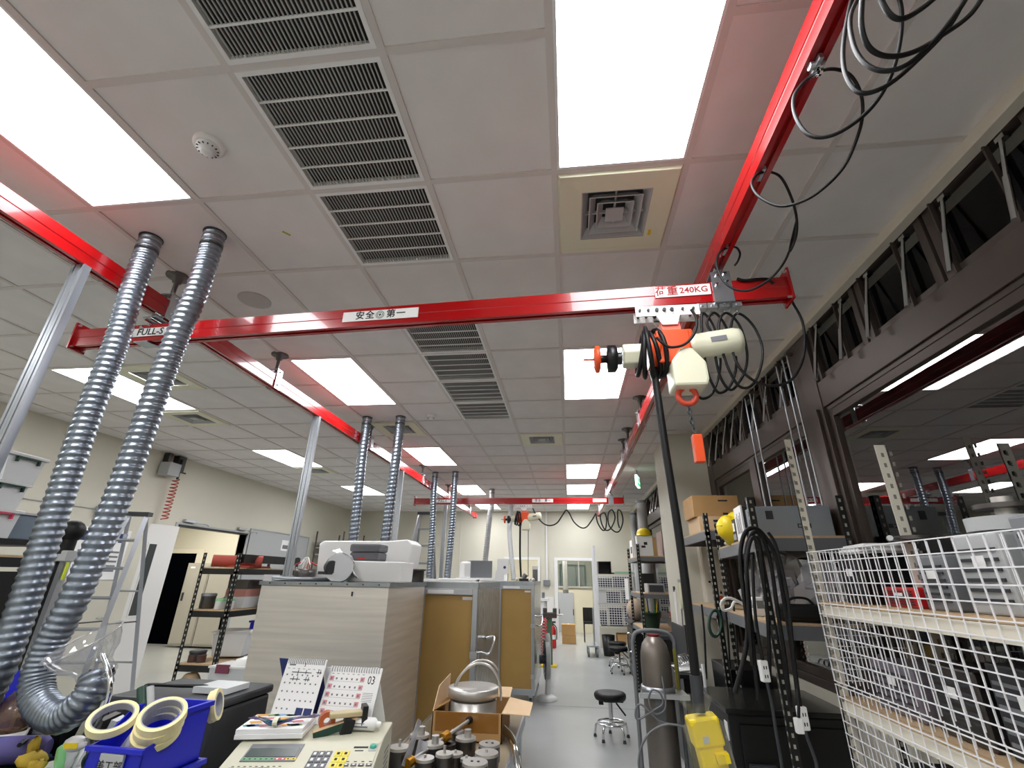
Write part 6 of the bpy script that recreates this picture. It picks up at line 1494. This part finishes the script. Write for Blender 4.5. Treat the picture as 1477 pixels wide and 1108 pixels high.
for i, (x, y, z, w_, h_, mm) in enumerate(rk):
    t = thing('rack_box', ['white canister on the middle mesh shelf, left', 'dull violet box on the middle mesh shelf', 'dark box at the right of the middle mesh shelf', 'small dark canister on the lowest mesh shelf, left', 'black box on the lowest mesh shelf', 'dark box at the right of the lowest mesh shelf', 'wide dull violet box on the upper mesh shelf', 'dark box at the left of the upper mesh shelf'][i], 'box', (x, y, z), 'boxes inside the far mesh rack')
    obj('box', MB().box(x-w_/2, x+w_/2, y-.12, y+.12, z+.001, z+h_*.85), mm, t, bevel=.006); obj('lid', MB().box(x-w_/2-.006, x+w_/2+.006, y-.126, y+.126, z+h_*.86, z+h_), mm, t)
t = thing('black_bin', 'black waste bin under the far mesh rack', 'bin', (.75, 12.1, 0)); obj('bin', MB().lathe([(.12, 0), (.15, .42), (.14, .42), (.11, .01), (.0001, .01)], 18, Matrix.Translation((.85, 12.25, 0))), M_blackm, t)
t = thing('wood_crate', 'tan wooden crate beneath the far mesh rack', 'crate', (1.25, 12.3, 0))
obj('crate', MB().box(1.05, 1.5, 12.1, 12.5, .25, .45), M_card, t); obj('leg', MB().box(1.06, 1.1, 12.12, 12.16, 0, .25), M_card, t); obj('leg', MB().box(1.45, 1.49, 12.12, 12.16, 0, .25), M_card, t)
t = thing('caster_cart', 'low metal cart on casters at the foot of mesh rack', 'cart', (.45, 12.2, 0))
obj('deck', MB().box(.35, .6, 11.9, 12.6, .2, .23), M_alu, t); obj('post', MB().box(.5, .53, 11.95, 11.98, .23, 1.0), M_alu, t)
for x in (.38, .57):
    for y in (11.95, 12.55): obj('wheel', MB().cyl((x-.02, y, .09), (x+.02, y, .09), .09, n=14), M_grey, t)
# fan
t = thing('pedestal_fan', 'white pedestal fan seen edge-on beside the second enclosure', 'fan', (-.37, 7.85, 0))
obj('base', MB().lathe([(.15, 0), (.15, .03), (.1, .06), (.04, .07)], 24, Matrix.Translation((-.37, 7.85, 0))), M_white, t)
obj('stand', MB().tube(smoothpts([(-.36, 7.85, .05), (-.345, 7.84, .35), (-.345, 7.84, .72), (-.36, 7.86, .84)], 5), .04, 10), M_white, t)
FG = fr((-.40, 7.9, .5), .15) @ Matrix.Rotation(PI/2, 4, 'Y')
g = MB(FG)
for rr_ in (.25, .2, .15, .1, .05): g.tube([(rr_*math.cos(a), rr_*math.sin(a), .05*(1-(rr_/.25)**2)) for a in [2*PI*i/28 for i in range(28)]], .004, 5, True)
for k in range(20): g.tube([(.03*math.cos(k*.314), .03*math.sin(k*.314), .05), (.25*math.cos(k*.314), .25*math.sin(k*.314), 0)], .003, 4)
obj('guard', g, M_grey, t, kind='stuff'); obj('rim', MB(FG).ring(.26, .245, .06, 32), M_lgrey, t); obj('motor', MB(FG).cyl((0, 0, -.08), (0, 0, .03), .06, n=16), M_dark, t)
for k in range(3): obj('blade', MB(FG @ Matrix.Rotation(k*2.094, 4, 'Z') @ Matrix.Rotation(.3, 4, 'X')).box(.04, .22, -.06, .06, .015, .02), M_grey, t)
# vise stand, red coils, extinguisher
p = at(793, 950, Z=0)
t = thing('vise_stand', 'green pillar stand with dark vise past the second enclosure', 'vise', (-.45, 10.6, 0))
obj('pillar', MB().box(-.5, -.38, 10.55, 10.67, .03, .86), mat('machine green', (86, 122, 92), .5), t); obj('foot', MB().box(-.6, -.3, 10.45, 10.75, 0, .03), M_yellow, t); obj('vise_body', MB().box(-.56, -.28, 10.5, 10.7, .86, .96).box(-.56, -.48, 10.52, 10.68, .96, 1.04).box(-.36, -.28, 10.52, 10.68, .96, 1.04), M_dsteel, t, bevel=.01)
obj('screw', MB().cyl((-.3, 10.6, .92), (-.15, 10.6, .92), .016, n=8).cyl((-.16, 10.5, .92), (-.16, 10.7, .92), .008, n=6), M_steel, t)
t = thing('grinder', 'grey machine head with white top standing on far bench', 'machine', (-.55, 11.2, 0))
obj('cabinet', MB().box(-.75, -.45, 11.0, 11.4, 0, .9), M_lgrey, t); obj('head', MB().cyl((-.58, 11.15, .9), (-.58, 11.15, 1.15), .08, n=14).box(-.7, -.46, 11.05, 11.25, 1.15, 1.2), M_white, t); obj('arm', MB().cyl((-.58, 11.15, 1.2), (-.58, 11.15, 1.32), .03, n=10), M_grey, t)
for k in range(2):
    x = -.62+.1*k; co_ = [(x+.045*math.cos(a), 10.3+.045*math.sin(a), .25+a*.0085) for a in [i*.5 for i in range(150)]]
    obj('red_coil', MB().tube(co_, .01, 6), M_redp, None, ['red coiled air hose past the enclosure, left strand', 'red coiled air hose past the enclosure, right strand'][k], 'air hose', 'red air hoses', base=(x, 10.3, .25))
t = thing('fire_extinguisher', 'red fire extinguisher by the far doorway frame', 'fire extinguisher', (-.46, 13.2, 0))
M = Matrix.Translation((-.46, 13.2, 0)); obj('body', MB().lathe([(.08, 0), (.085, .01), (.085, .4), (.06, .47), (.03, .5)], 18, M), M_redp, t); obj('valve', MB().cyl((-.46, 13.2, .5), (-.46, 13.2, .57), .025, n=10).box(-.48, -.38, 13.18, 13.22, .56, .6), M_dark, t); obj('hose', MB().tube(smoothpts([(-.44, 13.15, .54), (-.36, 13.1, .45), (-.36, 13.1, .2)], 5), .012, 6), M_black, t); obj('band', MB(M).lathe([(.087, .2), (.087, .3)], 18, caps=False), M_white, t)
t = thing('conduit', 'white wall conduit with socket box between the far doorways', 'conduit', (-.6, YF-.03, 1.6)); obj('pipe', MB().box(-.62, -.58, YF-.035, YF-.013, 1.55, CE), M_white, t); obj('socket_box', MB().box(-.7, -.52, YF-.07, YF-.002, 1.43, 1.56), M_grey, t)
t = thing('access_hatch', 'white low panel with dark slot between the far doorways', 'panel', (-.58, YF-.02, .4)); obj('panel', MB().box(-.74, -.42, YF-.02, YF-.001, .1, 1.15), M_doorw, t); obj('slot', MB().box(-.72, -.69, YF-.026, YF-.02, .9, 1.1), M_dark, t)
# back room contents
t = struct('door_3', MB().box(-.38, .12, 16.95, 16.99, 0, 1.18), M_doorg, bevel=.004)
for x in (-.36, .1): obj('handle', MB().box(x-.015, x+.015, 16.93, 16.95, .5, .68), M_dark, t)
t = struct('window_20', MB().box(-.5, .85, 16.93, 16.99, 1.32, 1.37).box(-.5, .85, 16.93, 16.99, 2.15, 2.2).box(-.5, -.45, 16.93, 16.99, 1.37, 2.15).box(.8, .85, 16.93, 16.99, 1.37, 2.15).box(.3, .34, 16.94, 16.98, 1.37, 2.15).box(-.2, -.17, 16.94, 16.98, 1.37, 2.15), M_lgrey)
obj('pane', MB().box(-.45, .8, 16.965, 16.972, 1.37, 2.15), M_glass, t); obj('room_beyond', MB().box(-.45, .8, 16.975, 16.99, 1.37, 2.15), mat('dim teal room', (92, 112, 110), .6), t)
t = thing('grey_duct', 'grey vertical duct in the back room behind the doorway', 'pipe', (-.12, 15.2, 1.2)); obj('duct', MB().cyl((-.12, 15.2, 1.25), (-.14, 15.2, 2.94), .07, n=14), M_lgrey, t); obj('end_collar', MB().cyl((-.12, 15.2, 1.2), (-.12, 15.2, 1.3), .08, n=14), M_grey, t)
for i, (z0, z1, dx) in enumerate(((0, .2, 0), (.201, .46, -.01))):
    t = thing('cardboard_carton', ['lower cardboard carton in the far doorway', 'upper cardboard carton stacked in the far doorway'][i], 'carton', (-.05+dx, 14.2, z0), 'cartons in the far doorway')
    obj('carton', MB().box(-.24+dx, .13+dx, 14.1, 14.4, z0, z1), M_card, t, bevel=.004); obj('tape', MB().box(-.08+dx, -.03+dx, 14.098, 14.402, z1, z1+.002), M_cardl, t)
t = thing('dark_chair', 'dark stool-like object inside the far doorway', 'chair', (.5, 14.6, 0)); obj('seat', MB().box(.35, .65, 14.5, 14.8, .45, .5), M_blackm, t); obj('back', MB().box(.35, .65, 14.8, 14.84, .5, .85), M_blackm, t)
for x in (.37, .63):
    for y in (14.52, 14.78): obj('leg', MB().cyl((x, y, 0), (x, y, .45), .015, n=6), M_blackm, t)
t = thing('clock_radio', 'grey control cabinet in the room behind left far doorway', 'cabinet', (-1.2, 15.8, 0)); obj('cabinet', MB().box(-1.15, -.95, 15.6, 16.0, .0, 1.95), M_grey, t); obj('face', MB().box(-1.13, -.97, 15.59, 15.6, 1.5, 1.85), M_dark, t)

# ------------------------------------------------------------ mesh cage rack on the right
CX = 1.3
t = cage = thing('mesh_cage', 'white wire mesh cage rack at the right below the dark windows', 'mesh rack', (1.5, 1.8, 0))
y0, y1 = .5, 2.85
for x, y, z1, sx, sy in ((CX, y1, 2.40, 1, -1), (1.56, 2.40, 2.24, -1, -1), (1.72, .5, 1.9, -1, 1), (CX, .5, 1.8, 1, 1), (1.72, y1, 1.75, -1, -1)):
    p, h = MB(), MB(); slotted_post(p, h, x, y, 0, z1, sx, sy, .04 if z1 > 2.3 else .052); po = obj('post', p, M_slot, t); obj('slots', h, mat('slot shade', (132, 128, 118), .8), po, kind='stuff')
for z in (.5, 1.085, 1.505):
    b = MB(); b.box(CX+.004, CX+.03, y0, y1, z-.055, z-.002).box(1.70, 1.725, y0, y1, z-.055, z-.002).box(CX+.03, 1.70, y0, y0+.03, z-.055, z-.002).box(CX+.03, 1.70, y1-.03, y1, z-.055, z-.002); obj('shelf_beam', b, M_slot, t)
    obj('shelf_board', MB().box(CX+.01, 1.72, y0, y1, z, z+.016), M_wood, t)
def wires(name, x, ya, yb, za, zb, dy=0., r=.0017, hz=True):
    m_ = MB(); n1 = int(round((yb-ya)/.066)); n2 = int(round((zb-za)/.05))
    for i in range(n1+1): y = ya+(yb-ya)*i/n1+dy; m_.box(x-r, x+r, y-r, y+r, za, zb)
    for j in range(n2+1 if hz else 0): z = za+(zb-za)*j/n2; m_.box(x-r-.002, x+r-.002, ya+dy, yb+dy, z-r*1.25, z+r*1.25)
    return obj(name, m_, M_wire, t, kind='stuff')
wires('upper_mesh', CX-.006, y0, y1, 1.165, 1.763); wires('inner_mesh', CX+.05, y0, y1, 1.165, 1.763, .012, hz=False)
wires('lower_mesh', CX-.006, y0, y1, .5, 1.150); wires('inner_mesh', CX+.05, y0, y1, .5, 1.150, .012, hz=False)
m_ = MB()
for j in range(13): m_.box(CX, 1.72, y1+.002, y1+.006, 1.165+.05*j-.002, 1.165+.05*j+.002)
for j in range(8): m_.box(CX+.06*j-.002, CX+.06*j+.002, y1+.002, y1+.006, 1.165, 1.765)
obj('end_mesh', m_, M_wire, t, kind='stuff')
cgl = [(1.52, 2.62, 1.522, .3, .2, .22, M_blackm, 'black case behind the mesh at the cage far end'), (1.5, 2.3, 1.522, .25, .2, .08, M_redp, 'red packet behind the mesh beside the black case'), (1.53, 2.08, 1.522, .3, .16, .2, M_grey, 'grey instrument behind the mesh, middle'), (1.53, 1.84, 1.522, .3, .2, .26, M_lgrey, 'pale grey electrical case behind the mesh, right'), (1.53, 1.55, 1.522, .3, .26, .3, M_grey, 'large grey case at the right edge behind the mesh'),
       (1.52, 2.5, 1.102, .3, .3, .2, mat('grey violet bag', (120, 112, 122), .5), 'grey wrapped bundle on the middle cage shelf'), (1.52, 2.15, 1.102, .3, .25, .24, M_dsteel, 'finned dark motor on the middle cage shelf'), (1.53, 1.85, 1.102, .3, .25, .28, M_dark, 'dark finned unit on the middle cage shelf, right'), (1.53, 1.5, 1.102, .3, .3, .25, M_blackm, 'black case at the right of the middle cage shelf'),
       (1.52, 2.45, .517, .3, .4, .4, M_dark, 'dark box on the low cage shelf, far end'), (1.53, 1.95, .517, .3, .4, .35, M_grey, 'grey box on the low cage shelf')]
for i, (x, y, z, dx, dy, h, mm, lab) in enumerate(cgl):
    t2 = thing('caged_unit', lab, 'equipment', (x, y, z), 'equipment inside the mesh cage')
    obj('body', MB().box(x-dx/2, x+dx/2, y-dy/2, y+dy/2, z, z+h*.97), mm, t2, bevel=.008)
    f_ = MB()
    for k in range(6): f_.box(x-dx/2-.006, x-dx/2-.0005, y-dy/2+.02, y+dy/2-.02, z+h*(.15+.12*k), z+h*(.19+.12*k))
    obj('fins', f_, M_dark if mm is not M_dark else M_grey, t2, kind='stuff'); obj('label', MB().box(x-dx/2-.008, x-dx/2-.0062, y-.03, y+.02, z+h*.55, z+h*.7), M_paper, t2)
t2 = thing('magazine_pile', 'pile of papers lying above the mesh at the cage far end', 'papers', (1.55, 2.6, 1.76))
for k in range(4): obj('magazine', MB(fr((1.52, 2.62, 1.746+.011*k), .3-.15*k)).box(-.1, .1, -.13, .13, 0, .01), M_paper if k % 2 else M_lgrey, t2)
p = D(1452, 772, X=1.5)
t2 = thing('mixer_flange', 'dark round flange on a grey drum rising above the mesh', 'drum', (1.52, 1.88, 1.79))
obj('drum', MB().cyl((1.52, 1.84, 1.785), (1.52, 1.84, 1.83), .12, n=24), M_lgrey, t2); obj('flange', MB().cyl((1.52, 1.84, 1.86), (1.52, 1.84, 1.875), .085, n=24), M_dsteel, t2); obj('shaft', MB().cyl((1.52, 1.84, 1.83), (1.52, 1.84, 1.9), .03, n=12), M_steel, t2)
t2 = thing('post_clamp', 'round clamp plate around the tall slotted post', 'clamp', (1.54, 2.38, 1.80)); obj('plate', MB().cyl((1.54, 2.37, 1.795), (1.54, 2.37, 1.81), .085, n=20), M_dsteel, t2); obj('screw', MB().cyl((1.44, 2.37, 1.8), (1.42, 2.33, 1.8), .012, n=8), M_zinc, t2)
